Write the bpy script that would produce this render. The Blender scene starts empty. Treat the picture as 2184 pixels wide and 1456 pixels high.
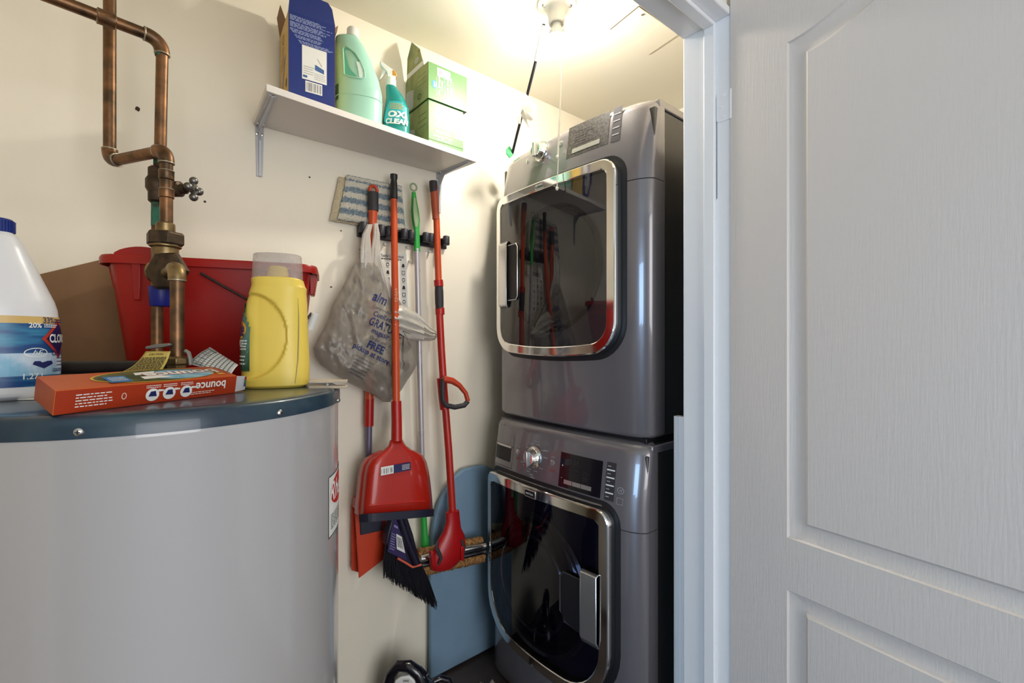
import bpy, bmesh, math, random
from mathutils import Vector, Matrix, noise

SC = bpy.context.scene
COL = SC.collection
random.seed(7)
V = Vector

# ------------------------------------------------------------------ camera, light, exposure
EYE = 1.25                                    # eye height above the floor
TH = math.atan(1.198)
CT, ST = math.cos(TH), math.sin(TH)
cam_data = bpy.data.cameras.new('camera')
cam_data.sensor_width = 36.0
cam_data.lens = 36.0 * 1000.0 / 2184.0
cam_data.clip_start = 0.02
cam = bpy.data.objects.new('camera', cam_data)
cam.location = (0, 0, EYE)
cam.rotation_euler = (math.pi / 2, 0, math.atan2(ST, CT) - math.pi / 2)
COL.objects.link(cam)
SC.camera = cam

SC.view_settings.view_transform = 'Standard'
SC.view_settings.look = 'None'
SC.view_settings.gamma = 1.0
SC.view_settings.use_curve_mapping = False
SC.view_settings.exposure = 0.0
SC.cycles.sample_clamp_indirect = 6.0
SC.cycles.caustics_reflective = False
SC.cycles.caustics_refractive = False

BULB = 640.0                                  # radiance of the bare bulb
BULB_COL = (1.0, 0.94, 0.84, 1)

world = bpy.data.worlds.new('world')
SC.world = world
world.use_nodes = True
world.node_tree.nodes['Background'].inputs[0].default_value = (0.62, 0.78, 1.0, 1)
world.node_tree.nodes['Background'].inputs[1].default_value = 1.2


def area(name, loc, target, sx, sy, power, col):
    d = bpy.data.lights.new(name, 'AREA')
    d.shape = 'RECTANGLE'
    d.size, d.size_y, d.energy, d.color = sx, sy, power, col
    o = bpy.data.objects.new(name, d)
    o.location = loc
    o.rotation_euler = (V(target) - V(loc)).to_track_quat('-Z', 'Y').to_euler()
    COL.objects.link(o)
    return o


# added fill behind the photographer brightens the closet; daylight through the hall's left window
area('fill_back', (0.15, -2.58, 1.25), (0.15, 0, 1.25), 1.9, 2.0, 52, (1.0, 0.965, 0.93))
area('daylight_left', (-2.88, -0.75, 0.80), (0, -0.3, 0.70), 1.2, 1.3, 56, (0.40, 0.66, 1.0))


# ------------------------------------------------------------------ helpers
def ray(x, y):
    u, v = (x - 1092) / 1000.0, (728 - y) / 1000.0
    return V((CT + ST * u, ST - CT * u, v))


def atD(x, y, t):                              # point at a distance t along the view axis
    r = ray(x, y)
    return V((r.x * t, r.y * t, EYE + r.z * t))


def onX(x, y, X):
    return atD(x, y, X / ray(x, y).x)


def onY(x, y, Y):
    return atD(x, y, Y / ray(x, y).y)


def onZ(x, y, Z):
    return atD(x, y, (Z - EYE) / ray(x, y).z)


def lin(c):
    c = c / 255.0
    return c / 12.92 if c <= 0.04045 else ((c + 0.055) / 1.055) ** 2.4


def rgb(r, g, b):
    return (lin(r), lin(g), lin(b), 1)


MATS = {}


def mat(name, col, rough=0.5, metal=0.0, var=0.0, vscale=6.0, bump=0.0, bscale=80.0, stretch=(1, 1, 1), coat=0.0,
        spec=0.5, col2=None, lo=0.4, hi=0.62, emit=0.0, trans=0.0, alpha=1.0, sheen=0.0):
    if name in MATS:
        return MATS[name]
    m = bpy.data.materials.new(name)
    m.use_nodes = True
    nt = m.node_tree
    b = nt.nodes['Principled BSDF']
    b.inputs['Base Color'].default_value = col
    b.inputs['Roughness'].default_value = rough
    b.inputs['Metallic'].default_value = metal
    b.inputs['Coat Weight'].default_value = coat
    b.inputs['Specular IOR Level'].default_value = spec
    b.inputs['Transmission Weight'].default_value = trans
    b.inputs['Alpha'].default_value = alpha
    b.inputs['Sheen Weight'].default_value = sheen
    tc = nt.nodes.new('ShaderNodeTexCoord')
    mp = nt.nodes.new('ShaderNodeMapping')
    mp.inputs['Scale'].default_value = stretch
    nt.links.new(tc.outputs['Object'], mp.inputs['Vector'])
    if var or col2:
        n = nt.nodes.new('ShaderNodeTexNoise')
        n.inputs['Scale'].default_value = vscale
        n.inputs['Detail'].default_value = 5
        nt.links.new(mp.outputs[0], n.inputs['Vector'])
        rp = nt.nodes.new('ShaderNodeValToRGB')
        rp.color_ramp.elements[0].position = lo
        rp.color_ramp.elements[1].position = hi
        rp.color_ramp.elements[0].color = col
        rp.color_ramp.elements[1].color = col2 or tuple(c * (1 - var) for c in col[:3]) + (1,)
        nt.links.new(n.outputs['Fac'], rp.inputs['Fac'])
        nt.links.new(rp.outputs['Color'], b.inputs['Base Color'])
    if bump:
        n2 = nt.nodes.new('ShaderNodeTexNoise')
        n2.inputs['Scale'].default_value = bscale
        n2.inputs['Detail'].default_value = 4
        nt.links.new(mp.outputs[0], n2.inputs['Vector'])
        bp = nt.nodes.new('ShaderNodeBump')
        bp.inputs['Strength'].default_value = bump
        bp.inputs['Distance'].default_value = 0.003
        nt.links.new(n2.outputs['Fac'], bp.inputs['Height'])
        nt.links.new(bp.outputs['Normal'], b.inputs['Normal'])
    if emit:
        b.inputs['Emission Color'].default_value = col
        b.inputs['Emission Strength'].default_value = emit
    MATS[name] = m
    return m


def tinted_glass(name, tint, refl=(1, 1, 1, 1), ior=1.5, rough=0.02, bump=0.0):
    m = bpy.data.materials.new(name)
    m.use_nodes = True
    nt = m.node_tree
    nt.nodes.remove(nt.nodes['Principled BSDF'])
    out = nt.nodes['Material Output']
    t = nt.nodes.new('ShaderNodeBsdfTransparent')
    t.inputs[0].default_value = tint
    g = nt.nodes.new('ShaderNodeBsdfGlossy')
    g.inputs['Color'].default_value = refl
    g.inputs['Roughness'].default_value = rough
    f = nt.nodes.new('ShaderNodeFresnel')
    f.inputs['IOR'].default_value = ior
    mx = nt.nodes.new('ShaderNodeMixShader')
    nt.links.new(f.outputs[0], mx.inputs[0])
    nt.links.new(t.outputs[0], mx.inputs[1])
    nt.links.new(g.outputs[0], mx.inputs[2])
    if bump:
        n = nt.nodes.new('ShaderNodeTexNoise')
        n.inputs['Scale'].default_value = 260
        b = nt.nodes.new('ShaderNodeBump')
        b.inputs['Strength'].default_value = bump
        b.inputs['Distance'].default_value = 0.002
        nt.links.new(n.outputs['Fac'], b.inputs['Height'])
        nt.links.new(b.outputs[0], g.inputs['Normal'])
        nt.links.new(b.outputs[0], f.inputs['Normal'])
    nt.links.new(mx.outputs[0], out.inputs['Surface'])
    return m


def film(name, col, clear, rough=0.3, bump=0.0, bscale=40, tint=(0.9, 0.9, 0.9, 1)):
    """thin see-through plastic: part clear, part milky and glossy"""
    m = mat(name, col, rough, bump=bump, bscale=bscale, spec=0.7)
    nt = m.node_tree
    b = nt.nodes['Principled BSDF']
    t = nt.nodes.new('ShaderNodeBsdfTransparent')
    t.inputs[0].default_value = tint
    mx = nt.nodes.new('ShaderNodeMixShader')
    mx.inputs[0].default_value = clear
    nt.links.new(b.outputs[0], mx.inputs[1])
    nt.links.new(t.outputs[0], mx.inputs[2])
    nt.links.new(mx.outputs[0], nt.nodes['Material Output'].inputs['Surface'])
    return m


ORI = {}


def thing(name, label, cat, loc, group=None, kind=None):
    o = bpy.data.objects.new(name, None)
    o.empty_display_size = 0.05
    o.location = loc
    COL.objects.link(o)
    ORI[o] = V(loc)
    o['label'], o['category'] = label, cat
    if group:
        o['group'] = group
    if kind:
        o['kind'] = kind
    return o


def tag(o, label, cat, group=None, kind=None):
    o['label'], o['category'] = label, cat
    if group:
        o['group'] = group
    if kind:
        o['kind'] = kind
    return o


def frame(o, ux, uy, eps=0.0006):
    """flat mapper (u, v) -> point on a plane, lifted by eps along its normal"""
    o, ux, uy = V(o), V(ux).normalized(), V(uy).normalized()
    n = ux.cross(uy)
    return lambda u, v, e=0.0: o + ux * u + uy * v + n * (eps + e)


def quadmap(bl, br, tr, tl, eps=0.0006):
    """mapper of the unit square onto a four-cornered face"""
    bl, br, tr, tl = V(bl), V(br), V(tr), V(tl)
    n = (br - bl).cross(tl - bl).normalized()
    return lambda u, v, e=0.0: (bl * (1 - u) * (1 - v) + br * u * (1 - v) + tr * u * v + tl * (1 - u) * v) + n * (eps + e)


class MB:
    def __init__(self):
        self.v, self.f = [], []

    def add(self, vs, fs):
        k = len(self.v)
        self.v += [V(p) for p in vs]
        self.f += [tuple(k + i for i in f) for f in fs]
        return self

    def hexa(self, p):                          # bottom four (ccw), top four
        return self.add(p, [(3, 2, 1, 0), (4, 5, 6, 7), (0, 1, 5, 4), (1, 2, 6, 5), (2, 3, 7, 6), (3, 0, 4, 7)])

    def box(self, a, b):
        (x0, y0, z0), (x1, y1, z1) = a, b
        return self.hexa([(x0, y0, z0), (x1, y0, z0), (x1, y1, z0), (x0, y1, z0),
                          (x0, y0, z1), (x1, y0, z1), (x1, y1, z1), (x0, y1, z1)])

    def obox(self, c, ax, ay, az):              # centre and three half-axis vectors
        c, ax, ay, az = V(c), V(ax), V(ay), V(az)
        return self.hexa([c - ax - ay - az, c + ax - ay - az, c + ax + ay - az, c - ax + ay - az,
                          c - ax - ay + az, c + ax - ay + az, c + ax + ay + az, c - ax + ay + az])

    def tube(self, pts, r, n=14, closed=False, flat=1.0, up=None):
        pts = [V(p) for p in pts]
        m = len(pts)
        rs = r if isinstance(r, (list, tuple)) else [r] * m
        tang = []
        for i in range(m):
            a = pts[(i - 1) % m] if (closed or i > 0) else pts[i]
            b = pts[(i + 1) % m] if (closed or i < m - 1) else pts[i]
            tang.append((b - a).normalized())
        ref = V(up) if up else (V((0, 0, 1)) if abs(tang[0].z) < 0.9 else V((1, 0, 0)))
        nrm = (ref - tang[0] * ref.dot(tang[0])).normalized()
        vs = []
        for i in range(m):
            nrm = (nrm - tang[i] * nrm.dot(tang[i])).normalized()
            bn = tang[i].cross(nrm)
            for k in range(n):
                a = 2 * math.pi * k / n
                vs.append(pts[i] + nrm * math.cos(a) * rs[i] + bn * math.sin(a) * rs[i] * flat)
        fs = []
        for i in range(m if closed else m - 1):
            j = (i + 1) % m
            for k in range(n):
                l = (k + 1) % n
                fs.append((i * n + k, i * n + l, j * n + l, j * n + k))
        if not closed:
            fs.append(tuple(range(n - 1, -1, -1)))
            fs.append(tuple((m - 1) * n + k for k in range(n)))
        return self.add(vs, fs)

    def lathe(self, prof, o, axis=(0, 0, 1), n=32, sx=1.0, sy=1.0, cap=True, ref=None):
        o, az = V(o), V(axis).normalized()
        ax = V(ref) if ref else (V((1, 0, 0)) if abs(az.x) < 0.9 else V((0, 1, 0)))
        ax = (ax - az * ax.dot(az)).normalized()
        ay = az.cross(ax)
        vs = []
        for r, z in prof:
            for k in range(n):
                a = 2 * math.pi * k / n
                vs.append(o + az * z + ax * (r * sx * math.cos(a)) + ay * (r * sy * math.sin(a)))
        fs = []
        for i in range(len(prof) - 1):
            for k in range(n):
                l = (k + 1) % n
                fs.append((i * n + k, i * n + l, (i + 1) * n + l, (i + 1) * n + k))
        if cap:
            if prof[0][0] > 1e-5:
                fs.append(tuple(range(n - 1, -1, -1)))
            if prof[-1][0] > 1e-5:
                fs.append(tuple((len(prof) - 1) * n + k for k in range(n)))
        return self.add(vs, fs)

    def loft(self, rings, cap0=True, cap1=True, closed=True):
        n = len(rings[0])
        vs = [p for r in rings for p in r]
        fs = []
        for i in range(len(rings) - 1):
            for k in range(n if closed else n - 1):
                l = (k + 1) % n
                fs.append((i * n + k, i * n + l, (i + 1) * n + l, (i + 1) * n + k))
        if cap0:
            fs.append(tuple(range(n - 1, -1, -1)))
        if cap1:
            fs.append(tuple((len(rings) - 1) * n + k for k in range(n)))
        return self.add(vs, fs)

    def prism(self, poly, off):
        poly = [V(p) for p in poly]
        off = V(off)
        n = len(poly)
        fs = [tuple(range(n - 1, -1, -1)), tuple(range(n, 2 * n))]
        fs += [(i, (i + 1) % n, n + (i + 1) % n, n + i) for i in range(n)]
        return self.add(poly + [p + off for p in poly], fs)

    def ball(self, c, r, n=16, s=(1, 1, 1)):
        c = V(c)
        prof = [(math.sin(math.pi * i / n), -math.cos(math.pi * i / n)) for i in range(n + 1)]
        vs = []
        for rr_, z in prof:
            for k in range(n):
                a = 2 * math.pi * k / n
                vs.append(c + V((r * s[0] * rr_ * math.cos(a), r * s[1] * rr_ * math.sin(a), r * s[2] * z)))
        fs = [(i * n + k, i * n + (k + 1) % n, (i + 1) * n + (k + 1) % n, (i + 1) * n + k) for i in range(n) for k in range(n)]
        return self.add(vs, fs)

    # flat print, laid on a mapper
    def rect(self, m, u0, v0, u1, v1, e=0.0, nu=1, nv=1):
        vs, fs = [], []
        for j in range(nv + 1):
            for i in range(nu + 1):
                vs.append(m(u0 + (u1 - u0) * i / nu, v0 + (v1 - v0) * j / nv, e))
        w = nu + 1
        for j in range(nv):
            for i in range(nu):
                fs.append((j * w + i, j * w + i + 1, (j + 1) * w + i + 1, (j + 1) * w + i))
        return self.add(vs, fs)

    def poly(self, m, pts, e=0.0):
        return self.add([m(u, v, e) for u, v in pts], [tuple(range(len(pts)))])

    def disc(self, m, cu, cv, ru, rv, e=0.0, n=16):
        vs, fs = [], []
        for i in range(n + 1):
            a = math.pi * i / n
            c, h = -math.cos(a), max(math.sin(a), 0.02)
            vs += [m(cu + ru * c, cv - rv * h, e), m(cu + ru * c, cv, e), m(cu + ru * c, cv + rv * h, e)]
            if i:
                k = 3 * i
                fs += [(k - 3, k, k + 1, k - 2), (k - 2, k + 1, k + 2, k - 1)]
        return self.add(vs, fs)

    def cols(self, m, cl, e=0.0):               # a filled shape given as columns (u, v0, v1)
        vs, fs = [], []
        for i, (u, a, b) in enumerate(cl):
            vs += [m(u, a, e), m(u, b, e)]
            if i:
                k = 2 * i
                fs.append((k - 2, k, k + 1, k - 1))
        return self.add(vs, fs)

    def annulus(self, m, cu, cv, ru, rv, w, e=0.0, n=40, a0=0, a1=2 * math.pi):
        vs, fs = [], []
        for i in range(n + 1):
            a = a0 + (a1 - a0) * i / n
            vs += [m(cu + ru * math.cos(a), cv + rv * math.sin(a), e), m(cu + (ru - w) * math.cos(a), cv + (rv - w) * math.sin(a), e)]
            if i:
                k = 2 * i
                fs.append((k - 2, k, k + 1, k - 1))
        return self.add(vs, fs)

    def text(self, txt, m, cu, cv, size, e=0.0, align='CENTER', wide=1.0, bold=0.0, shear=0.0, rot=0.0):
        cu_ = bpy.data.curves.new('lettering', 'FONT')
        cu_.body = txt
        cu_.size = 1.0
        cu_.align_x = align
        cu_.align_y = 'CENTER'
        cu_.offset = bold
        cu_.shear = shear
        cu_.resolution_u = 3
        cu_.fill_mode = 'FRONT'
        o = bpy.data.objects.new('lettering', cu_)
        me = o.to_mesh()
        c, s = math.cos(rot), math.sin(rot)
        vs = []
        for p in me.vertices:
            x, y = p.co.x * size * wide, p.co.y * size
            vs.append(m(cu + x * c - y * s, cv + x * s + y * c, e))
        fs = [tuple(p.vertices) for p in me.polygons]
        o.to_mesh_clear()
        bpy.data.objects.remove(o)
        bpy.data.curves.remove(cu_)
        return self.add(vs, fs)

    def lines(self, m, u0, v0, u1, v1, rows, fill=0.55, ragged=0.25, e=0.0, words=True):
        """rows of fine print too small to read, as little word bars"""
        h = (v1 - v0) / rows
        for j in range(rows):
            a, b = u0, u1 - (u1 - u0) * ragged * random.random()
            y = v0 + h * (j + 0.5)
            x = a
            while x < b:
                w = (u1 - u0) * random.uniform(0.05, 0.16) if words else b - a
                self.rect(m, x, y - h * fill / 2, min(x + w, b), y + h * fill / 2, e)
                x += w + (u1 - u0) * 0.025
        return self

    def bars(self, m, u0, v0, u1, v1, n=22, e=0.0):
        w = (u1 - u0) / n
        for i in range(n):
            if random.random() < 0.85:
                self.rect(m, u0 + w * i, v0, u0 + w * (i + random.uniform(0.25, 0.7)), v1, e)
        return self

    def build(self, name, material, parent=None, bevel=0.0, smooth=40, sub=0, loc=None, solid=0.0, seg=2, merge=False, flip=False):
        me = bpy.data.meshes.new(name)
        if parent is not None:
            org = ORI[parent]
        elif loc is not None:
            org = V(loc)
        else:
            xs = [p.x for p in self.v]
            ys = [p.y for p in self.v]
            org = V(((min(xs) + max(xs)) / 2, (min(ys) + max(ys)) / 2, min(p.z for p in self.v)))
        me.from_pydata([p - org for p in self.v], [], self.f)
        if merge:
            bm = bmesh.new()
            bm.from_mesh(me)
            bmesh.ops.remove_doubles(bm, verts=bm.verts, dist=1e-5)
            bm.to_mesh(me)
            bm.free()
        bm = bmesh.new()
        bm.from_mesh(me)
        if flip is None:
            pass
        else:
            bmesh.ops.recalc_face_normals(bm, faces=bm.faces)
        bm.to_mesh(me)
        bm.free()
        me.update()
        o = bpy.data.objects.new(name, me)
        COL.objects.link(o)
        ORI[o] = org
        if parent is None:
            o.location = org
        else:
            o.parent = parent
        me.materials.append(material)
        if solid:
            md = o.modifiers.new('thickness', 'SOLIDIFY')
            md.thickness = solid
            md.offset = 0
        if bevel:
            md = o.modifiers.new('bevel', 'BEVEL')
            md.width = bevel
            md.segments = seg
            md.limit_method = 'ANGLE'
            md.angle_limit = math.radians(35)
        if sub:
            md = o.modifiers.new('sub', 'SUBSURF')
            md.levels = md.render_levels = sub
        if smooth:
            me.shade_smooth()
            me.set_sharp_from_angle(angle=math.radians(smooth))
        return o


def struct(mb, name, material, label, cat, **k):
    o = mb.build(name, material, **k)
    return tag(o, label, cat, kind='structure')


def arc(c, a, b, n=6):
    """quarter bend from a to b with corner point c"""
    a, b, c = V(a), V(b), V(c)
    return [a * (1 - t) ** 2 + c * 2 * t * (1 - t) + b * t * t for t in [i / n for i in range(n + 1)]]


def interp(tab, t):
    for (a, p), (b, q) in zip(tab, tab[1:]):
        if t <= b:
            k = 0 if b == a else max(0, (t - a) / (b - a))
            if isinstance(p, (tuple, list)):
                return tuple(x + (y - x) * k for x, y in zip(p, q))
            return p + (q - p) * k
    return tab[-1][1]


# ------------------------------------------------------------------ shared materials
M_wall = mat('cream_wall_paint', rgb(244, 236, 218), 0.62, var=0.04, vscale=3, bump=0.06, bscale=140)
M_ceil = mat('ceiling_paint', rgb(236, 230, 212), 0.8, bump=0.05, bscale=160)
M_trim = mat('white_gloss_trim', rgb(238, 236, 234), 0.32, bump=0.03, bscale=40)
M_hall = mat('hall_wall_paint', rgb(214, 206, 196), 0.7)
M_white = mat('white_plastic', rgb(232, 232, 228), 0.4)
M_black = mat('black_plastic', rgb(26, 25, 30), 0.42)
M_chrome = mat('chrome', (0.78, 0.77, 0.74, 1), 0.09, 1.0)
M_steel = mat('screw_steel', (0.62, 0.61, 0.58, 1), 0.3, 1.0)
M_ink = mat('black_ink', rgb(28, 28, 34), 0.6)
M_wink = mat('white_ink', rgb(235, 234, 230), 0.5)
M_paper = mat('white_paper', rgb(232, 230, 222), 0.7)
M_bar = mat('barcode_ink', rgb(90, 88, 92), 0.6)
M_card = mat('raw_cardboard', rgb(138, 104, 72), 0.85, var=0.12, vscale=8)
M_orange = mat('orange_plastic', rgb(196, 74, 30), 0.34, var=0.08, vscale=5)
M_red = mat('red_plastic', rgb(170, 26, 18), 0.33)
M_grip = mat('dark_rubber_grip', rgb(48, 45, 50), 0.6)


# ------------------------------------------------------------------ the closet and the hall
CE = EYE + 1.093                               # ceiling height
YW = 1.55                                      # the wall with the shelf
XJ = 1.13                                      # face of the right door jamb
HD = EYE + 0.789                               # underside of the head jamb

M_floor = mat('dark_vinyl_floor', rgb(70, 62, 60), 0.5, var=0.3, vscale=9)
struct(MB().box((-3.0, -2.7, -0.1), (2.2, 1.7, 0.0)), 'floor', M_floor, 'dark floor under the appliances', 'floor')
struct(MB().box((-3.0, -2.7, CE), (2.2, 1.7, CE + 0.1)), 'ceiling', M_ceil, 'cream ceiling with a bare bulb fixture', 'ceiling')
wall = struct(MB().box((-0.5, YW, 0), (2.12, YW + 0.1, CE)), 'wall_back', M_wall, 'cream wall behind the shelf and hanging cleaning tools', 'wall')
struct(MB().box((-0.52, 0.655, 0), (-0.42, YW, CE)), 'wall_left', M_wall, 'cream closet wall left of the water heater', 'wall')
struct(MB().box((2.02, 0.655, 0), (2.12, YW, CE)), 'wall_right', M_wall, 'cream closet wall behind the stacked machines', 'wall')
fw = MB().box((XJ + 0.02, 0.54, 0), (2.12, 0.655, CE)).box((-0.52, 0.54, 0), (-0.40, 0.655, CE)).box((-0.40, 0.54, HD + 0.02), (XJ + 0.02, 0.655, CE))
struct(fw, 'wall_front', M_wall, 'wall around the closet doorway', 'wall')
struct(MB().box((-3.0, -2.7, 0), (-2.9, 0.54, 0.25)).box((-3.0, -2.7, 2.15), (-2.9, 0.54, CE)).box((-3.0, -2.7, 0.25), (-2.9, -1.4, 2.15))
       .box((-3.0, -0.1, 0.25), (-2.9, 0.54, 2.15)), 'wall_hall_left', M_hall, 'hall wall with a window, left of the photographer', 'wall')
struct(MB().box((-2.9, -2.7, 0), (-0.85, -2.6, CE)).box((1.15, -2.7, 0), (2.12, -2.6, CE)).box((-0.85, -2.7, 2.28), (1.15, -2.6, CE)).box((-0.85, -2.7, 0), (1.15, -2.6, 0.22)),
       'wall_hall_back', M_hall, 'hall wall behind the photographer, opened for the added fill lamp', 'wall')  # unseen opening sized for the added fill lamp
struct(MB().box((2.02, -2.6, 0), (2.12, 0.54, CE)), 'wall_hall_right', M_hall, 'hall wall behind the open door', 'wall')
struct(MB().box((-2.9, 0.54, 0), (-0.52, 0.64, CE)), 'wall_hall_front', M_hall, 'hall wall left of the closet doorway', 'wall')

# nail holes, stains and wall plugs of the back wall
M_hole = mat('nail_hole', rgb(70, 52, 38), 0.9)
for x, y, r in ((293, 232, .006), (660, 378, .0028), (437, 430, .003), (420, 424, .002), (722, 466, .003), (727, 492, .0025), (768, 532, .003), (706, 612, .003)):
    p = onY(x, y, YW)
    poly = [p + V((math.cos(a) * r * random.uniform(.7, 1.25), -0.0004, math.sin(a) * r * random.uniform(.7, 1.25))) for a in [k * math.pi / 5 for k in range(10)]]
    MB().prism(poly, (0, -0.0008, 0)).build('nail_hole', M_hole, wall, smooth=0)
for x, y in ((818, 520), (866, 527), (914, 536), (872, 556)):
    p = onY(x, y, YW)
    MB().lathe([(.0022, 0), (.0042, .004), (.0042, .012), (.0028, .018)], p, (0, -1, -0.25), n=10).build('wall_plug', M_white, wall)

# jambs with their stops
def jamb(name, label, bx, stop):
    mb = MB().box(*bx).box(*stop)
    return struct(mb, name, M_trim, label, 'door jamb', bevel=0.0025)

jr = jamb('trim_1', 'white right door jamb with painted hinge', ((XJ, 0.532, 0), (XJ + 0.02, 0.655, HD + .02)), ((XJ - 0.011, 0.566, 0), (XJ, 0.594, HD)))
jamb('trim_2', 'white head jamb across the top of the doorway', ((-0.40, 0.532, HD), (XJ, 0.655, HD + 0.02)), ((-0.38, 0.566, HD - 0.011), (XJ - 0.011, 0.594, HD)))
jamb('trim_3', 'white left door jamb outside the frame', ((-0.40, 0.532, 0), (-0.38, 0.655, HD)), ((-0.38, 0.566, 0), (-0.369, 0.594, HD)))
# painted hinge leaf on the jamb and the scuffs next to it
hy0, hy1, hz0, hz1 = 0.5325, 0.5645, onX(1545, 258, XJ).z, onX(1545, 196, XJ).z
hm = MB()
pts = []
for cy, cz, a0 in ((hy0, hz0, 0), (hy1 - .008, hz0 + .008, 270), (hy1 - .008, hz1 - .008, 0), (hy0, hz1, 0)):
    if cy == hy0:
        pts.append((XJ, cy, cz))
    else:
        pts += [(XJ, cy + .008 * math.cos(math.radians(a0 + k * 15)), cz + .008 * math.sin(math.radians(a0 + k * 15))) for k in range(7)]
hinge = hm.prism(pts, (-0.0022, 0, 0)).build('hinge_leaf', M_trim, jr, bevel=0.0006)
for fz, fy in ((.15, .45), (.5, .62), (.88, .45)):
    MB().lathe([(.0042, 0), (.0036, .001), (.001, .0012)], (XJ - .0021, hy0 + (hy1 - hy0) * fy, hz0 + (hz1 - hz0) * fz), (-1, 0, 0), n=12).build('screw', M_trim, hinge)
scuff = MB()
fs_ = frame((XJ, 0.5652, 0), (0, -1, 0), (0, 0, 1), 0.0007)
for z0, z1, w in ((EYE + .575, EYE + .60, .004), (EYE + .555, EYE + .566, .005), (EYE + .35, EYE + .575, .0018)):
    scuff.poly(fs_, [(0, z0), (w, z0 + .004), (w * .8, z1 - .004), (0, z1)])
scuff.build('scuff_mark', mat('scuff', rgb(92, 86, 82), .8), jr, smooth=0)

# the open panelled door
DD = V((-0.132, -0.9912, 0)).normalized()
DN = V((-0.9912, 0.132, 0)).normalized()
DH = V((XJ - 0.003, 0.530, 0))
door = thing('door_1', 'white moulded panel door standing open at the right', 'door', (DH.x, DH.y, 0.012), kind='structure')
DW, DZ0, DZ1 = 0.762, 0.012, 2.105


def dpt(s, z, d=0.0):
    return DH + DD * s + DN * d + V((0, 0, z))


def panel_outline(s0, s1, z0, z1, rise, ins):
    a, b = s0 + ins, s1 - ins
    n = 36
    pts = [(a + (b - a) * i / n, z0 + ins) for i in range(n)]
    pts += [(b, z0 + ins + (z1 - z0 - 2 * ins) * i / 12) for i in range(12)]
    for i in range(n):
        s = b + (a - b) * i / n
        q = (s - a) / (b - a)
        pts.append((s, z1 - ins + rise * (1 - math.cos(2 * math.pi * q))))
    pts += [(a, z1 - ins + (z0 - z1 + 2 * ins) * i / 12) for i in range(12)]
    return pts


M_door = mat('moulded_door_paint', rgb(216, 205, 195), 0.38, bump=0.20, bscale=260, stretch=(1, 1, 0.07))
prof = [(0, 0), (.003, -.0045), (.010, -.0065), (.016, -.0085), (.031, -.0085), (.036, -.007), (.042, -.0005)]
bm = bmesh.new()
outer = [bm.verts.new(dpt(s, z) - V((DH.x, DH.y, 0.012))) for s, z in ((0, DZ0), (DW, DZ0), (DW, DZ1), (0, DZ1))]
edges = [bm.edges.new((outer[i], outer[(i + 1) % 4])) for i in range(4)]
dorg = V((DH.x, DH.y, 0.012))
for (z0, z1, rise) in ((0.825, 1.898, 0.030), (0.21, 0.712, 0.0)):
    rings = []
    for ins, dep in prof:
        rings.append([bm.verts.new(dpt(s, z, dep) - dorg) for s, z in panel_outline(0.1325, 0.6295, z0, z1, rise, ins)])
    n = len(rings[0])
    for r0, r1 in zip(rings, rings[1:]):
        for i in range(n):
            bm.faces.new((r0[i], r0[(i + 1) % n], r1[(i + 1) % n], r1[i]))
    bm.faces.new(rings[-1])
    for i in range(n):
        e = bm.edges.get((rings[0][i], rings[0][(i + 1) % n]))
        edges.append(e)
bmesh.ops.triangle_fill(bm, use_beauty=True, use_dissolve=False, edges=edges)
back = [bm.verts.new(v.co - DN * 0.035) for v in outer]
for i in range(4):
    bm.faces.new((outer[(i + 1) % 4], outer[i], back[i], back[(i + 1) % 4]))
bm.faces.new(back[::-1])
bmesh.ops.recalc_face_normals(bm, faces=bm.faces)
me = bpy.data.meshes.new('door_leaf')
bm.to_mesh(me)
bm.free()
me.materials.append(M_door)
me.shade_smooth()
me.set_sharp_from_angle(angle=math.radians(25))
leaf = bpy.data.objects.new('door_leaf', me)
COL.objects.link(leaf)
leaf.parent = door
MB().tube([DH + V((0.002, -.001, hz0)), DH + V((0.002, -.001, hz1))], 0.0035, 10).build('hinge_knuckle', M_trim, door)

# ceiling access panel
q = [onZ(x, y, CE) for x, y in ((1302.7, 62), (1383.4, 115.4), (1448, 72), (1363, 13))]
ax0 = (q[1] - q[0]).normalized()
cx = sum((p.x for p in q)) / 4
cy = sum((p.y for p in q)) / 4
hx = max(abs(p.x - cx) for p in q)
ap = thing('access_panel', 'square cream access panel in the ceiling beside the bulb', 'panel', (cx, cy, CE))
dz = V((0, 0, -1))
qq = [V((p.x, p.y, CE)) for p in q]
cen = V((cx, cy, CE))
MB().prism([cen + (p - cen) * 1.02 for p in qq], dz * 0.0012).build('frame_gap', mat('caulk_line', rgb(96, 86, 66), .9), ap, smooth=0)  # dark caulk line round the panel
MB().prism([cen + (p - cen) * 0.985 for p in qq], dz * 0.004).build('panel', M_ceil, ap, smooth=0, bevel=.0006)
sp = onZ(1371, 28, CE)
MB().lathe([(.006, 0), (.0055, .002), (.001, .003)], V((sp.x, sp.y, CE - .004)), (0, 0, -1), n=12).build('screw', M_steel, ap)

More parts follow.
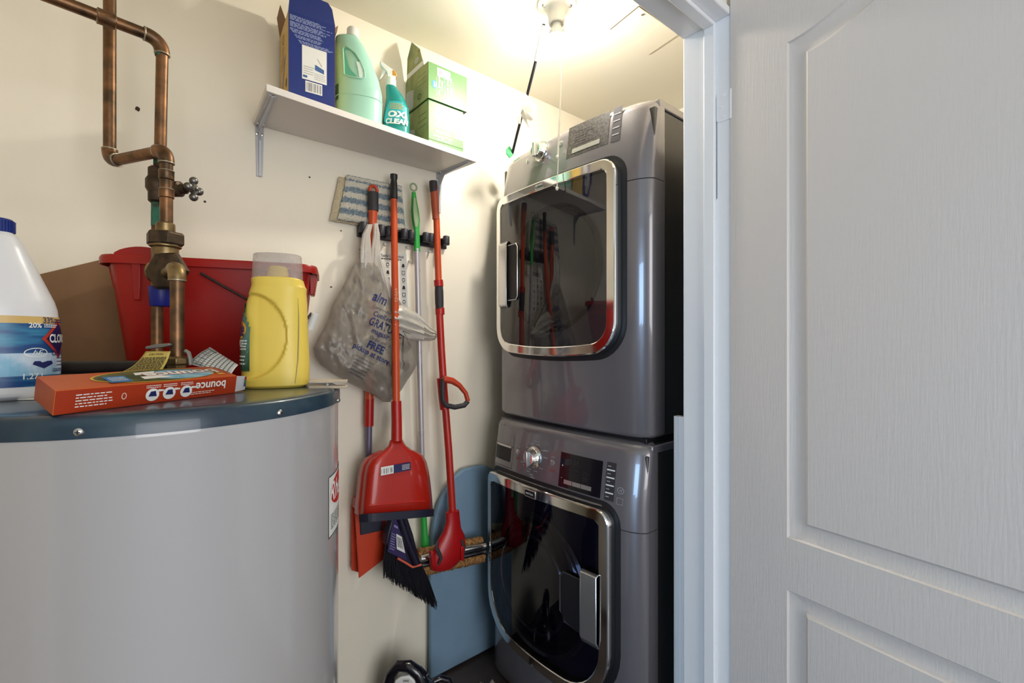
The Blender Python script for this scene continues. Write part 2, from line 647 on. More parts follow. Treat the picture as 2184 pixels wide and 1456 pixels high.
# ------------------------------------------------------------------ bulb and its porcelain holder
fx = onZ(1187, 8, CE)
FX, FY = fx.x, fx.y
lamp = thing('bulb_holder', 'white porcelain lampholder with a lit bare bulb on the ceiling', 'light', (FX, FY, CE))
M_porc = mat('porcelain', rgb(236, 233, 224), 0.22)
MB().lathe([(.063, 0), (.063, -.006), (.058, -.013), (.040, -.018), (.031, -.026), (.027, -.042), (.026, -.066), (.022, -.068), (.020, -.060), (.001, -.058)], (FX, FY, CE)).build('porcelain_base', M_porc, lamp)
for s in (-1, 1):
    c = V((FX, FY, CE - .0145)) + V((ST, -CT, 0)) * 0.042 * s - V((CT, ST, 0)) * .012
    MB().lathe([(.008, .003), (.008, -.001), (.005, -.004), (.001, -.0045)], c, n=12).build('screw', M_steel, lamp)
bp = [(.013, -.062), (.0135, -.070), (.017, -.080), (.024, -.092), (.0285, -.104), (.030, -.116), (.0285, -.130), (.022, -.141), (.012, -.147), (.0005, -.149)]
m = bpy.data.materials.new('lit_bulb')
m.use_nodes = True
m.node_tree.nodes.remove(m.node_tree.nodes['Principled BSDF'])
em = m.node_tree.nodes.new('ShaderNodeEmission')
em.inputs[0].default_value = BULB_COL
em.inputs[1].default_value = BULB
m.node_tree.links.new(em.outputs[0], m.node_tree.nodes['Material Output'].inputs[0])
MB().lathe([(.0291, -.109)] + bp[5:], (FX, FY, CE), n=24).build('bulb', m, lamp)
MB().lathe(bp[:4] + [(.0300, -.1090), (.027, -.1090)], (FX, FY, CE), n=24).build('bulb_neck', M_white, lamp)

# pull cord with two beaded ends
M_cord = mat('cream_cord', rgb(228, 220, 198), 0.6)
pc = thing('pull_cord', 'long cream pull cord hanging from the bulb holder', 'cord', (FX + .02, FY - .02, CE))
top = atD(1203, 40, 1.50)
e1, e2 = atD(1188, 402, 1.47), atD(1189, 335, 1.475)
MB().tube([top + (e1 - top) * k / 10 for k in range(11)], 0.0016, 8).build('cord', M_cord, pc)
MB().tube([atD(1196, 200, 1.487), atD(1191, 280, 1.48), e2], 0.0013, 8).build('cord_loop', M_cord, pc)
for e in (e1, e2):
    MB().ball(e, .005, 10, (1, 1, 1.3)).build('bead', M_cord, pc)

# power cord running from the holder to behind the dryer, with paper tags
M_tagp = mat('creased_tag', rgb(214, 206, 190), .6, var=.25, vscale=30, bump=.3, bscale=60)
pw = thing('tagged_cord', 'black cord with dangling paper tags running from the ceiling down behind the dryer', 'cord', (FX, FY + .03, CE))
cps = [atD(1160, 52, 1.53), atD(1152, 90, 1.54), atD(1143, 130, 1.57), atD(1130, 180, 1.63), atD(1116, 235, 1.70), atD(1103, 285, 1.77), atD(1092, 330, 1.835)]
cw = MB().tube(cps, .0052, 10).build('cord', M_black, pw)
sl = MB().tube([cps[0] * .9 + cps[1] * .1, cps[1], cps[2]], .0068, 10).build('white_sleeve', M_white, pw)
def sheet(mb, pts, nu=1):
    return mb.add(pts, [tuple(range(len(pts)))])
MB().add([atD(1118, 196, 1.65), atD(1144, 226, 1.64), atD(1140, 246, 1.65), atD(1112, 232, 1.67)], [(0, 1, 2, 3)]).build('upper_tag', M_tagp, pw, solid=.0008, smooth=0)
MB().add([atD(1114, 228, 1.68), atD(1139, 256, 1.66), atD(1131, 277, 1.67), atD(1112, 248, 1.69)], [(0, 1, 2, 3)]).build('middle_tag', M_tagp, pw, solid=.0008, smooth=0)
MB().add([atD(1092, 242, 1.68), atD(1112, 243, 1.70), atD(1110, 264, 1.71), atD(1098, 262, 1.69), atD(1086, 264, 1.67)], [(0, 1, 2, 3, 4)]).build('lower_tag', M_tagp, pw, solid=.0008, smooth=0)
gp = MB().add([atD(1080, 318, 1.81), atD(1086, 311, 1.82), atD(1093, 322, 1.83), atD(1094, 331, 1.83), atD(1087, 337, 1.825), atD(1080, 328, 1.81)], [(0, 1, 2, 3, 4, 5)])
gp.build('green_tab', mat('green_tab', rgb(80, 176, 110), .5), pw, solid=.004, smooth=0)

# ------------------------------------------------------------------ water heater
TX, TY, TR = 0.055, 1.081, 0.3095
LZ = EYE - 0.091                              # top of the lid
ZL = EYE - 0.120                              # lower edge of the lid
wh = thing('water_heater', 'tall white cylindrical water heater with a dark blue lid', 'water heater', (TX, TY, 0))
M_tank = mat('white_enamel', rgb(180, 177, 176), 0.16, coat=0.4)
MB().lathe([(TR - .03, 0.0), (TR - .03, .03), (TR, .035), (TR, ZL - .006), (TR + .001, ZL - .002), (TR - .001, ZL + .004), (TR - .02, ZL + .006)], (TX, TY, 0), n=128).build('tank_body', M_tank, wh, smooth=50)
M_lid = mat('blue_lid_paint', rgb(26, 48, 66), 0.30, var=0.25, vscale=14, coat=0.3, col2=rgb(42, 64, 76))
RL = TR + .003
MB().lathe([(RL - .004, ZL - .001), (RL, ZL), (RL, LZ - .006), (RL - .003, LZ - .0025), (RL - .009, LZ), (RL - .03, LZ + .0005), (.001, LZ + .0005)], (TX, TY, 0), n=128).build('lid', M_lid, wh, smooth=50)
TC = V((TX, TY, 0))


def on_tank(x, y, R):
    r = ray(x, y)
    d = V((r.x, r.y))
    a, b, c = d.dot(d), -2 * (d.x * TX + d.y * TY), TX * TX + TY * TY - R * R
    D = max(b * b - 4 * a * c, 0)
    return atD(x, y, (-b - math.sqrt(D)) / (2 * a))


for x, y in ((168, 921), (597, 880), (721, 853)):
    p = on_tank(x, y, RL)
    n = V((p.x - TX, p.y - TY, 0)).normalized()
    sc = MB().lathe([(.0052, 0), (.005, .0015), (.003, .0032), (.0005, .0038)], p, n, n=16).build('lid_screw', M_steel, wh)
    t = V((-n.y, n.x, 0))
    MB().obox(p + n * .0036, t * .0026, V((0, 0, 1)) * .0006, n * .0004).obox(p + n * .0036, t * .0006, V((0, 0, 1)) * .0026, n * .0004).build('cross_slot', M_ink, sc, smooth=0)

# maker's sticker wrapped on the tank
a0 = on_tank(700, 1080, TR)
ang0 = math.atan2(a0.y - TY, a0.x - TX)
z_top, z_bot = on_tank(700, 1018, TR).z, on_tank(700, 1150, TR).z


def tank_map(u, v, e=0.0):                     # u runs to the right round the tank, metres
    a = ang0 + u / TR
    return V((TX + (TR + .0006 + e) * math.cos(a), TY + (TR + .0006 + e) * math.sin(a), z_bot + v))


SH = z_top - z_bot
SW = 0.15
lab = MB().rect(tank_map, 0, 0, SW, SH, 0, 14, 1).build('sticker', M_white, wh, smooth=0)
bd = MB()
for a, b, c, d in ((0, 0, .0018, SH), (0, 0, SW, .0018), (0, SH - .0018, SW, SH), (SW - .0018, 0, SW, SH)):
    bd.rect(tank_map, a, b, c, d, .0004, 12 if c - a > .01 else 1, 1)
bd.lines(tank_map, .012, .012, SW - .012, SH * .36, 7, .4, .2, .0004)
bd.build('sticker_print', M_ink, lab, smooth=0)
MB().disc(tank_map, SW / 2, SH * .70, SW * .43, SH * .26, .0004).build('red_oval', mat('label_red', rgb(190, 40, 34), .4), lab, smooth=0)
MB().text('Rheem', tank_map, SW / 2, SH * .70, .052, .0008, bold=.012, shear=.35).build('script_lettering', M_wink, lab, smooth=0)


# ------------------------------------------------------------------ copper piping and mixing valve
M_cop = mat('aged_copper', (0.27, 0.135, 0.062, 1), 0.40, 0.8, col2=(0.08, 0.052, 0.030, 1), vscale=26, lo=0.36, hi=0.66)
M_brass = mat('dull_brass', (0.36, 0.25, 0.11, 1), 0.42, 0.85, col2=(0.15, 0.10, 0.05, 1), vscale=40, lo=.35, hi=.7)
M_bronze = mat('dark_bronze', (0.10, 0.065, 0.038, 1), 0.5, 0.7, col2=(0.05, 0.035, 0.022, 1), vscale=50)
M_sold = mat('solder', (0.42, 0.37, 0.28, 1), 0.4, 0.8, bump=.4, bscale=120)
M_verd = mat('verdigris', rgb(58, 122, 98), 0.75, col2=rgb(60, 74, 52), vscale=60)
pp = thing('copper_piping', 'aged copper pipes with brass mixing valve rising from the water heater', 'pipes', (0.09, 1.05, LZ))
RP = 0.0112


def xy(p, z):
    return V((p.x, p.y, z))


PR = atD(355, 330, .94)
PL = atD(234, 330, 1.0)
PF = atD(378, 600, .86)
ZH = EYE + .408 * .94
pr_t, pl_t = xy(PR, ZH), xy(PL, ZH)
hd = (pl_t - pr_t).normalized()
E_ = .026


def pipe(pts, r=RP, m=M_cop, name='pipe', n=18):
    return MB().tube(pts, r, n).build(name, m, pp)


def collar(p, d, r=.0135, w=.010, m=M_cop):
    d = V(d).normalized()
    o = MB().lathe([(r - .002, -w), (r, -w + .002), (r, w - .001), (r + .0008, w), (r - .002, w + .0015)], p, d, n=20).build('collar', m, pp)
    s = MB().tube([V(p) + d * (w + .0003) + (V((math.cos(a), math.sin(a), 0)) if abs(d.z) > .9 else (d.cross(V((0, 0, 1))) * math.cos(a) + V((0, 0, 1)) * math.sin(a))) * (RP + .001) for a in [k * math.pi / 8 for k in range(16)]], .0016, 6, closed=True).build('solder_ring', M_sold, o)
    return o


def elbow(c, da, db, r=.0138, m=M_cop, reach=E_):
    a, b = c + da * reach, c + db * reach
    o = MB().tube(arc(c, a, b, 8), r, 18).build('elbow', m, pp)
    for p, d in ((a, da), (b, db)):
        sx = d.cross(V((0.3, 0.5, 0.81))).normalized()
        sy = d.cross(sx)
        MB().tube([p + (sx * math.cos(t) + sy * math.sin(t)) * .0128 for t in [k * math.pi / 8 for k in range(16)]], .0018, 6, closed=True).build('solder_ring', M_sold, o)
    return o


UP, DN_ = V((0, 0, 1)), V((0, 0, -1))
pipe([pl_t + UP * E_, xy(PL, CE)])                      # left riser
elbow(pl_t, UP, -hd)
pipe([pl_t - hd * E_, pr_t + hd * E_])
elbow(pr_t, hd, DN_)
z_un = EYE + (728 - 500) / 1000 * .94
pipe([pr_t + DN_ * E_, xy(PR, z_un)])                    # right riser down to the valve
for yy in (366, 405):
    collar(xy(PR, EYE + (728 - yy - 9) / 1000 * .94), UP, .0132, .009)
# pipe near the top, crossing in front of the left riser, and the drop behind
pb_c = atD(346, 86, .985)
pd = atD(228, 18, .92)
ZD = pb_c.z
pd.z = ZD
dd = (pd - pb_c).normalized()
elbow(pb_c, dd, DN_, reach=.03)
pipe([pb_c + dd * .03, pd + dd * .16])
collar(pd + dd * .0, dd, .0145, .014)
pb = [pb_c + DN_ * .03, atD(342, 325, .985), atD(337, 420, .985), atD(336, 480, .985), atD(335, 650, .985)]
pb.append(xy(pb[-1], LZ))
pipe(pb, .0108)
MB().tube([atD(344.6, 104, .985), atD(344.3, 122, .985)], .0114, 16).build('green_stain', M_verd, pp)
MB().tube([atD(336.6, 424, .985), atD(336, 482, .985)], .0114, 16).build('green_stain', M_verd, pp)
MB().tube([atD(342, 332, .985), atD(341, 352, .985)], .0114, 16).build('green_stain', M_verd, pp)
# shut-off valve on the back pipe
vb = atD(336, 395, .985)
sv = MB().lathe([(.012, -.038), (.0165, -.034), (.0165, -.016), (.021, -.008), (.021, .010), (.0165, .018), (.0165, .034), (.012, .038)], vb, UP, n=20).build('shutoff_valve', M_bronze, pp)
RT = V((ST, -CT, 0))
FWD = V((CT, ST, 0))
MB().lathe([(.014, .012), (.014, .030), (.016, .031), (.016, .048), (.0105, .050), (.010, .060), (.0055, .061), (.0055, .072)], vb + V((0, 0, -.008)), RT, n=16).build('bonnet', M_bronze, sv)
hc = vb + V((0, 0, -.008)) + RT * .076
hw_ = MB().lathe([(.009, -.005), (.010, 0), (.009, .005)], hc, RT, n=16)
for k in range(4):
    a = math.radians(45 + 90 * k + 45)
    d = FWD * math.cos(a) + UP * math.sin(a)
    hw_.ball(hc + d * .017, .0085, 10)
    hw_.tube([hc, hc + d * .017], .005, 8)
hw_.lathe([(.004, .004), (.004, .009), (.001, .010)], hc, RT, n=12)
hw_.build('valve_handle', mat('cast_handle', (.22, .21, .20, 1), .35, .9), sv)
# mixing valve
vc = xy(atD(353, 560, .94), 0)
zz = lambda y, t=.94: EYE + (728 - y) / 1000 * t
MB().lathe([(.0155, zz(497)), (.0165, zz(495)), (.0165, zz(478)), (.0135, zz(475))], vc, n=20).build('collar', M_brass, pp)
MB().lathe([(.030, zz(524)), (.0335, zz(521)), (.0335, zz(500)), (.030, zz(496))], vc, n=6, ref=FWD + RT * .3).build('union_nut', M_bronze, pp, bevel=.0012, smooth=20)
MB().lathe([(.021, zz(612)), (.0225, zz(608)), (.0225, zz(530)), (.027, zz(527)), (.027, zz(523))], vc, n=28).build('mixing_valve_body', M_brass, pp)
fl = atD(357, 578, .925)
MB().lathe([(.020, -.016), (.026, -.012), (.036, -.008), (.0405, -.006), (.0405, .006), (.036, .009), (.022, .010)], fl, -FWD, n=6, ref=UP + RT * .55).build('hexagon_flange', M_bronze, pp, bevel=.001, smooth=20)
MB().lathe([(.016, -.02), (.020, -.016), (.020, -.002), (.014, .0)], atD(322, 580, .95), -RT, n=18).build('side_port', M_brass, pp)
MB().lathe([(.018, zz(652)), (.0195, zz(650)), (.0215, zz(614)), (.0215, zz(610)), (.019, zz(609))], xy(atD(344, 630, .955), 0), n=28).build('blue_cap', mat('blue_cap', rgb(24, 34, 130), .4), pp)
pf_t = xy(PF, zz(572, .86))
to_v = xy(fl, pf_t.z) - pf_t
el = elbow(pf_t, to_v.normalized(), DN_, .0142, M_brass, .022)
pipe([pf_t + to_v.normalized() * .02, xy(fl, pf_t.z)], .0118, M_brass)
pipe([pf_t + DN_ * .022, xy(PF, LZ + .02)], .0114)
zb = LZ
MB().lathe([(.020, zb), (.020, zb + .018), (.0165, zb + .021), (.0165, zb + .048), (.0185, zb + .050), (.0185, zb + .060), (.013, zb + .064)], xy(PF, 0), n=6, ref=RT).build('base_nut', M_brass, pp, bevel=.001, smooth=20)
M_dpipe = mat('dark_iron_pipe', rgb(44, 38, 36), .55, .3, var=.4, vscale=30)
dp0 = atD(366, 782, .865)
dp1 = atD(70, 786, .838)
dp1.z = dp0.z
MB().tube([dp0, dp1], .0118, 18).build('drain_pipe', M_dpipe, pp)
lv = atD(336, 741, .84)
MB().prism([lv + RT * a + UP * b for a, b in ((-.022, -.003), (.012, .001), (.022, .004), (.020, .008), (-.004, .006), (-.022, .002))], FWD * .008).build('relief_lever', mat('grey_zinc', (.30, .29, .27, 1), .45, .8), pp, bevel=.0008)
MB().tube([atD(395, 748, .86), atD(402, 752, .86), atD(406, 765, .86), atD(407, 778, .86)], .004, 8).build('relief_bracket', mat('grey_zinc', (.3, .3, .3, 1)), pp)


def paper(name, label, corners, material, bulge, group=None, nu=10, nv=8, cat='tag', twist=0.0):
    tl, tr, br, bl = corners

    def m(u, v, e=0.0):
        p = bl * (1 - u) * (1 - v) + br * u * (1 - v) + tr * u * v + tl * (1 - u) * v
        nn = (br - bl).cross(tl - bl).normalized()
        return p + nn * (bulge * math.sin(math.pi * v) * (0.5 + .5 * (1 - u)) + twist * math.sin(math.pi * u) + .0006 + e)
    o = MB().rect(m, 0, 0, 1, 1, -.0006, nu, nv).build(name, material, solid=.0005)
    tag(o, label, cat)
    return o, m


yt, ym = paper('warning_tag', 'yellow printed warning tag hanging from the pipe above the orange box', (atD(311, 749, .83), atD(364, 749, .83), atD(343, 792, .80), atD(258, 794, .79)), mat('yellow_tag', rgb(206, 184, 96), .7), -.006)
pr = MB()
for j in range(13):
    x = .08
    while x < .92:
        w = random.uniform(.05, .14)
        pr.rect(ym, x, .05 + j * .055, min(x + w, .94), .05 + j * .055 + .03, .0009)
        x += w + .025
pr.text('CAUTION', ym, .5, .86, .10, .0009, wide=1.2, bold=.01)
pr.build('printed_text', M_ink, yt, smooth=0)
gt, gm = paper('printed_tag', 'white crumpled tag with a crossed grid between the pipe and yellow bottle', (atD(448, 741, .90), atD(508, 778, .88), atD(492, 800, .86), atD(402, 775, .86)), M_paper, .004)
pr = MB()
for k in range(9):
    a = .04 + k * .105
    pr.rect(gm, a, .02, a + .018, .98, .0009, 1, 8)
    pr.rect(gm, .02, a, .98, a + .018, .0009, 8, 1)
pr.build('printed_grid', mat('grid_ink', rgb(70, 84, 84), .6), gt, smooth=0)
MB().add([gm(0, 0, .001), gm(.32, .0, .001), gm(.30, .99, .001), gm(.0, 1, .001)], [(0, 1, 2, 3)]).lines(gm, .03, .06, .28, .95, 12, .4, .2, .0014).build('text_column', mat('grey_print', rgb(150, 150, 146), .7), gt, smooth=0)

# ------------------------------------------------------------------ orange dryer-sheet box, lying on the lid
bl, br = onZ(111.5, 888, LZ), onZ(500.7, 838.5, LZ)
bx_u = (br - bl).normalized()
L_ = (br - bl).length
bn = V((-.27, .96, 0)).normalized()
tilt = math.atan2(.0135, .09)
bd_ = bn * math.cos(tilt) + UP * math.sin(tilt)
bup = bx_u.cross(bd_).normalized()
bl = bl + UP * .0008
HB, DB = .031, .092
box = thing('dryer_sheet_box', 'orange dryer sheet carton lying upside down on the dark lid', 'box', tuple(bl))
M_obox = mat('orange_carton', rgb(196, 84, 22), .42, var=.1, vscale=10)
M_rbox = mat('red_orange_carton', rgb(166, 50, 14), .42)
b0 = bl
pts = [b0, b0 + bx_u * L_, b0 + bx_u * L_ + bd_ * DB, b0 + bd_ * DB]
carton = MB().hexa(pts + [p + bup * HB for p in pts]).build('carton', M_obox, box, bevel=.0008, smooth=0)
fr = frame(b0, bx_u, bup)                       # the narrow side towards the viewer
MB().rect(fr, .001, .0008, L_ - .0008, HB - .001).build('red_side_print', M_rbox, carton, smooth=0)
PI = math.pi
wp = MB()
one0 = MB().text('bounce', fr, L_ - .050, HB * .60, .019, .0004, bold=.02, rot=PI).build('white_lettering', M_wink, carton, smooth=0)
MB().lines(fr, .022, .006, .073, HB - .006, 5, .35, .3, .0004).build('fine_print', M_wink, carton, smooth=0)
MB().lines(fr, L_ - .085, .0055, L_ - .043, .011, 2, .35, .2, .0004).build('fine_print', M_wink, carton, smooth=0)
for k, cxp in enumerate((.118, .143, .170)):
    cxp = cxp * L_ / .263
    wp = MB()
    wp.disc(fr, cxp, HB * .42, .0098, .0092, .0004)
    wp.lines(fr, cxp - .010, HB - .0085, cxp + .012, HB - .003, 2, .4, .1, .0004)
    wp.poly(fr, [(cxp + .008, HB * .55), (cxp + .016, HB * .55), (cxp + .017, HB * .62), (cxp + .008, HB * .66)], .0004)
    wp.build('white_pictogram', M_wink, carton, smooth=0)
MB().annulus(fr, .0795, HB * .5, .0032, .0045, .0008, .0004).build('round_mark', M_wink, carton, smooth=0)
np_ = MB()
for k, cxp in enumerate((.118, .143, .170)):
    cxp = cxp * L_ / .263
    np_.poly(fr, [(cxp - .006, HB * .36), (cxp + .006, HB * .34), (cxp + .004, HB * .60), (cxp - .003, HB * .58)], .0008)
np_.build('navy_pictograms', mat('navy_print', rgb(22, 30, 92), .5), carton, smooth=0)
ft = frame(b0 + bup * HB, bx_u, bd_)            # the big face on top
MB().disc(ft, L_ * .55, DB * .50, L_ * .36, DB * .49).build('yellow_oval', mat('oval_yellow', rgb(224, 178, 62), .4), carton, smooth=0)
MB().disc(ft, L_ * .55, DB * .50, L_ * .345, DB * .45, .0003).build('olive_scene', mat('scene_olive', rgb(92, 92, 44), .5, col2=rgb(54, 66, 34), vscale=40), carton, smooth=0)
MB().disc(ft, L_ * .68, DB * .46, L_ * .21, DB * .38, .0006).build('sky_scene', mat('scene_sky', rgb(92, 156, 190), .5, col2=rgb(150, 190, 206), vscale=30), carton, smooth=0)
MB().rect(ft, L_ * .25, DB * .14, L_ * .36, DB * .58, .0009).build('blue_badge', mat('badge_blue', rgb(44, 118, 178), .5), carton, smooth=0)
MB().poly(ft, [(L_ * .43, DB * .22), (L_ * .60, DB * .26), (L_ * .54, DB * .46), (L_ * .43, DB * .42)], .0009).poly(ft, [(L_ * .42, DB * .55), (L_ * .53, DB * .6), (L_ * .56, DB * .8), (L_ * .43, DB * .74)], .0009).lines(ft, L_ * .265, DB * .22, L_ * .35, DB * .5, 3, .4, .1, .0012).build('white_sheets', M_wink, carton, smooth=0)
MB().text('bounce', ft, L_ * .70, DB * .52, .042, .0012, bold=.03, rot=PI).build('big_lettering', M_wink, carton, smooth=0)
MB().text('bounce', ft, L_ * .70, DB * .52, .042, .0010, bold=.055, rot=PI).build('red_outline', mat('outline_red', rgb(190, 40, 30), .5), carton, smooth=0)
MB().rect(ft, L_ * .90, DB * .2, L_ * .95, DB * .75).build('gold_strip', mat('gold_strip', rgb(226, 160, 60), .5), carton, smooth=0)
e0 = b0 + bx_u * L_
MB().hexa([e0 + bup * .002, e0 + bx_u * .021 + bup * .004, e0 + bx_u * .021 + bd_ * .001 + bup * .004, e0 + bd_ * .001 + bup * .002] +
          [e0 + bup * (HB - .001), e0 + bx_u * .021 + bup * (HB - .003), e0 + bx_u * .021 + bd_ * .001 + bup * (HB - .003), e0 + bd_ * .001 + bup * (HB - .001)]).build('open_flap', mat('flap_grey', rgb(196, 194, 200), .6), carton, smooth=0)
fm = frame(e0 + bup * .002, bx_u, bup)
for k, c in enumerate(((30, 60, 120), (40, 110, 70), (150, 50, 40))):
    MB().rect(fm, .0165, .008 + k * .006, .0205, .014 + k * .006, .0006).build('colour_patch', mat('patch_%s' % ('blue', 'green', 'red')[k], rgb(*c), .5), carton, smooth=0)
MB().hexa([e0, e0 + bx_u * .018 - UP * .0, e0 + bx_u * .018 + bd_ * DB * .9, e0 + bd_ * DB * .95] + [p + bup * .0008 for p in (e0, e0 + bx_u * .018, e0 + bx_u * .018 + bd_ * DB * .9, e0 + bd_ * DB * .95)]).build('tuck_flap', M_card, carton, smooth=0)

# ------------------------------------------------------------------ bottle helper: stacked superellipse sections
def sec(c, z, rx, ry, ax, ay, n=40, p=2.5, off=0.0):
    out = []
    for k in range(n):
        a = 2 * math.pi * k / n
        ca, sa = math.cos(a), math.sin(a)
        out.append(V((c.x, c.y, z)) + ax * (off + rx * abs(ca) ** (2 / p) * (1 if ca >= 0 else -1)) + ay * (ry * abs(sa) ** (2 / p) * (1 if sa >= 0 else -1)))
    return out


def bottle(tab, base, ax, ay, n=40, p=2.5, steps=46):
    """tab: height -> (rx, ry, off)"""
    zs = [tab[0][0] + (tab[-1][0] - tab[0][0]) * i / steps for i in range(steps + 1)]
    zs = sorted(set(zs + [t[0] for t in tab]))
    return MB().loft([sec(base, base.z + z, *interp(tab, z)[:2], ax, ay, n, p, interp(tab, z)[2]) for z in zs])


def bottle_map(tab, base, ax, ay, p=2.5):
    """mapper (angle, height) on the bottle's skin"""
    def m(a, z, e=0.0):
        rx, ry, off = interp(tab, z)
        ca, sa = math.cos(a), math.sin(a)
        return V((base.x, base.y, base.z + z)) + ax * (off + (rx + .0008 + e) * abs(ca) ** (2 / p) * (1 if ca >= 0 else -1)) + ay * ((ry + .0008 + e) * abs(sa) ** (2 / p) * (1 if sa >= 0 else -1))
    return m


# bleach jug at the left edge
jb = V(atD(-10, 800, .735))
jb.z = LZ + .0008
vd = V((jb.x, jb.y, 0)).normalized()            # away from the viewer
jr_ = V((vd.y, -vd.x, 0))
T = .735
S = lambda y: (861 - y) / 1000 * .70            # picture row -> height on the jug
jt = [(0, (.066, .050, 0)), (.006, (.071, .055, 0)), (S(800), (.0735, .057, 0)), (S(690), (.0725, .057, 0)), (S(660), (.0705, .056, 0)), (S(640), (.067, .054, 0)), (S(600), (.056, .048, 0)), (S(560), (.045, .042, 0)), (S(520), (.034, .034, 0)), (S(497), (.026, .027, 0)), (S(487), (.0195, .0195, 0)), (S(478), (.018, .018, 0))]
jug = thing('bleach_jug', 'white bleach jug with a blue cap standing at the left edge of the lid', 'bottle', tuple(jb))
M_jug = mat('white_jug', rgb(222, 222, 224), .3)
jbody = bottle(jt, jb, jr_, vd, 48, 2.3).build('jug_body', M_jug, jug, smooth=60)
M_bcap = mat('blue_screw_cap', rgb(20, 44, 122), .4)
cz = jb.z + S(488)
cap = MB().lathe([(.0205, cz), (.0215, cz + .001), (.0213, cz + .019), (.019, cz + .0215), (.001, cz + .022)], xy(jb, 0), n=40).build('cap', M_bcap, jug)
rb = MB()
for k in range(36):
    a = 2 * PI * k / 36
    d = V((math.cos(a), math.sin(a), 0))
    rb.obox(xy(jb, cz + .010) + d * .0216, d * .0008, V((-d.y, d.x, 0)) * .0009, UP * .0085)
rb.build('cap_ribs', M_bcap, cap, smooth=0)
jm = bottle_map(jt, jb, jr_, vd, 2.3)
ja0, ja1 = -PI + .15, -.02                      # the label runs over the side towards the viewer
zl0, zl1, zl2 = S(832), S(692), S(676)
lblb = mat('label_blue', rgb(18, 66, 124), .35, col2=rgb(70, 160, 190), vscale=18, lo=.45, hi=.75, stretch=(.5, .5, 3))
lab = MB().rect(jm, ja0, zl0, ja1, zl1, 0, 24, 4).build('blue_label', lblb, jug, smooth=60)
MB().rect(jm, ja0, zl1, ja1, zl2, 0, 24, 1).build('gold_band', mat('label_gold', rgb(206, 172, 102), .35), jug, smooth=60)
MB().rect(jm, -1.75, S(808), ja1, S(758), .0003, 16, 3).build('pale_label_area', mat('label_pale', rgb(196, 210, 226), .4, col2=rgb(120, 176, 206), vscale=22), lab, smooth=0)
K = 1 / .058


def jmm(a_c):
    return lambda u, v, e=0.0: jm(a_c + u * K, v, e)


dm = jmm(-.42)
DZ = S(726)
MB().cols(dm, [(.028 * k / 7, DZ - .032 * (1 - abs(k) / 7), DZ + .032 * (1 - abs(k) / 7)) for k in range(-7, 8)], .0010).build('red_diamond', mat('diamond_red', rgb(176, 52, 40), .4), lab, smooth=0)
MB().cols(dm, [(.022 * k / 7, DZ - .0255 * (1 - abs(k) / 7), DZ + .0255 * (1 - abs(k) / 7)) for k in range(-7, 8)], .0016).build('navy_diamond', mat('diamond_navy', rgb(22, 26, 84), .4), lab, smooth=0)
M_navy = mat('navy_print', rgb(22, 30, 92), .5)


def one(mb, nm, m, par):
    return mb.build(nm, m, par, smooth=0)


one(MB().text('CLOROX', dm, .004, DZ, .0185, .0026, bold=.03, wide=.60), 'white_lettering', M_wink, lab)
one(MB().text('20%', jmm(-1.02), 0, S(696.5), .0105, .0010, bold=.02, wide=.8).lines(jmm(-.88), .002, S(701), .028, S(692.5), 2, .5, .1, .0010), 'white_print', M_wink, lab)
one(MB().text('1.27 L', jmm(-1.05), 0, S(810), .0125, .0010, bold=.01, wide=.8), 'white_lettering', M_wink, lab)
one(MB().annulus(jmm(-1.0), .0, S(757), .013, .0075, .0012, .0010).text('hE', jmm(-1.0), 0, S(757), .011, .0010, shear=.4), 'round_mark', M_wink, lab)
one(MB().text('33%', jmm(-.72), 0, S(684.5), .013, .0012, bold=.012, wide=.8).lines(jmm(-.56), 0, S(690), .03, S(679), 2, .5, .1, .0012), 'navy_lettering', M_navy, lab)
one(MB().text('Original', jmm(-.40), -.0, S(759), .0125, .0012, bold=.01, wide=.75), 'navy_lettering', M_navy, lab)
one(MB().lines(jmm(-.55), .003, S(790), .03, S(766), 3, .25, .1, .0012), 'navy_print', M_navy, lab)
one(MB().text('CAUTION', jmm(-.40), 0, S(798), .0075, .0012, bold=.02, wide=.8), 'navy_lettering', M_navy, lab)
one(MB().poly(jmm(-.86), [(-.013, S(783)), (-.011, S(776)), (.011, S(776)), (.013, S(783)), (0, S(793))], .0012), 'shield_mark', M_navy, lab)

# yellow detergent bottle
db = V(atD(588, 800, .935))
db.z = LZ + .0008
vd2 = V((db.x, db.y, 0)).normalized()
rt2 = V((vd2.y, -vd2.x, 0))
yaw = math.radians(-12)
ax2 = rt2 * math.cos(yaw) + vd2 * math.sin(yaw)
ay2 = rt2 * -math.sin(yaw) + vd2 * math.cos(yaw)
S2 = lambda y: (832 - y) / 1000 * .915
dt_ = [(0, (.055, .040, .0)), (.005, (.0605, .045, .001)), (S2(780), (.0610, .046, .001)), (S2(720), (.0590, .045, .0)), (S2(680), (.0570, .043, .001)), (S2(650), (.0545, .041, .003)), (S2(630), (.0510, .039, .005)), (S2(617), (.0495, .038, .007)), (S2(612), (.0475, .038, .006)), (S2(600), (.0465, .037, .004)), (S2(597), (.043, .036, .004))]
det = thing('detergent_bottle', 'yellow laundry detergent bottle with a clear dosing cap on the lid', 'bottle', tuple(db))
M_yel = mat('yellow_bottle', rgb(240, 210, 92), .38, sheen=.0)
dbt = bottle(dt_, db, ax2, ay2, 120, 2.6, 110)
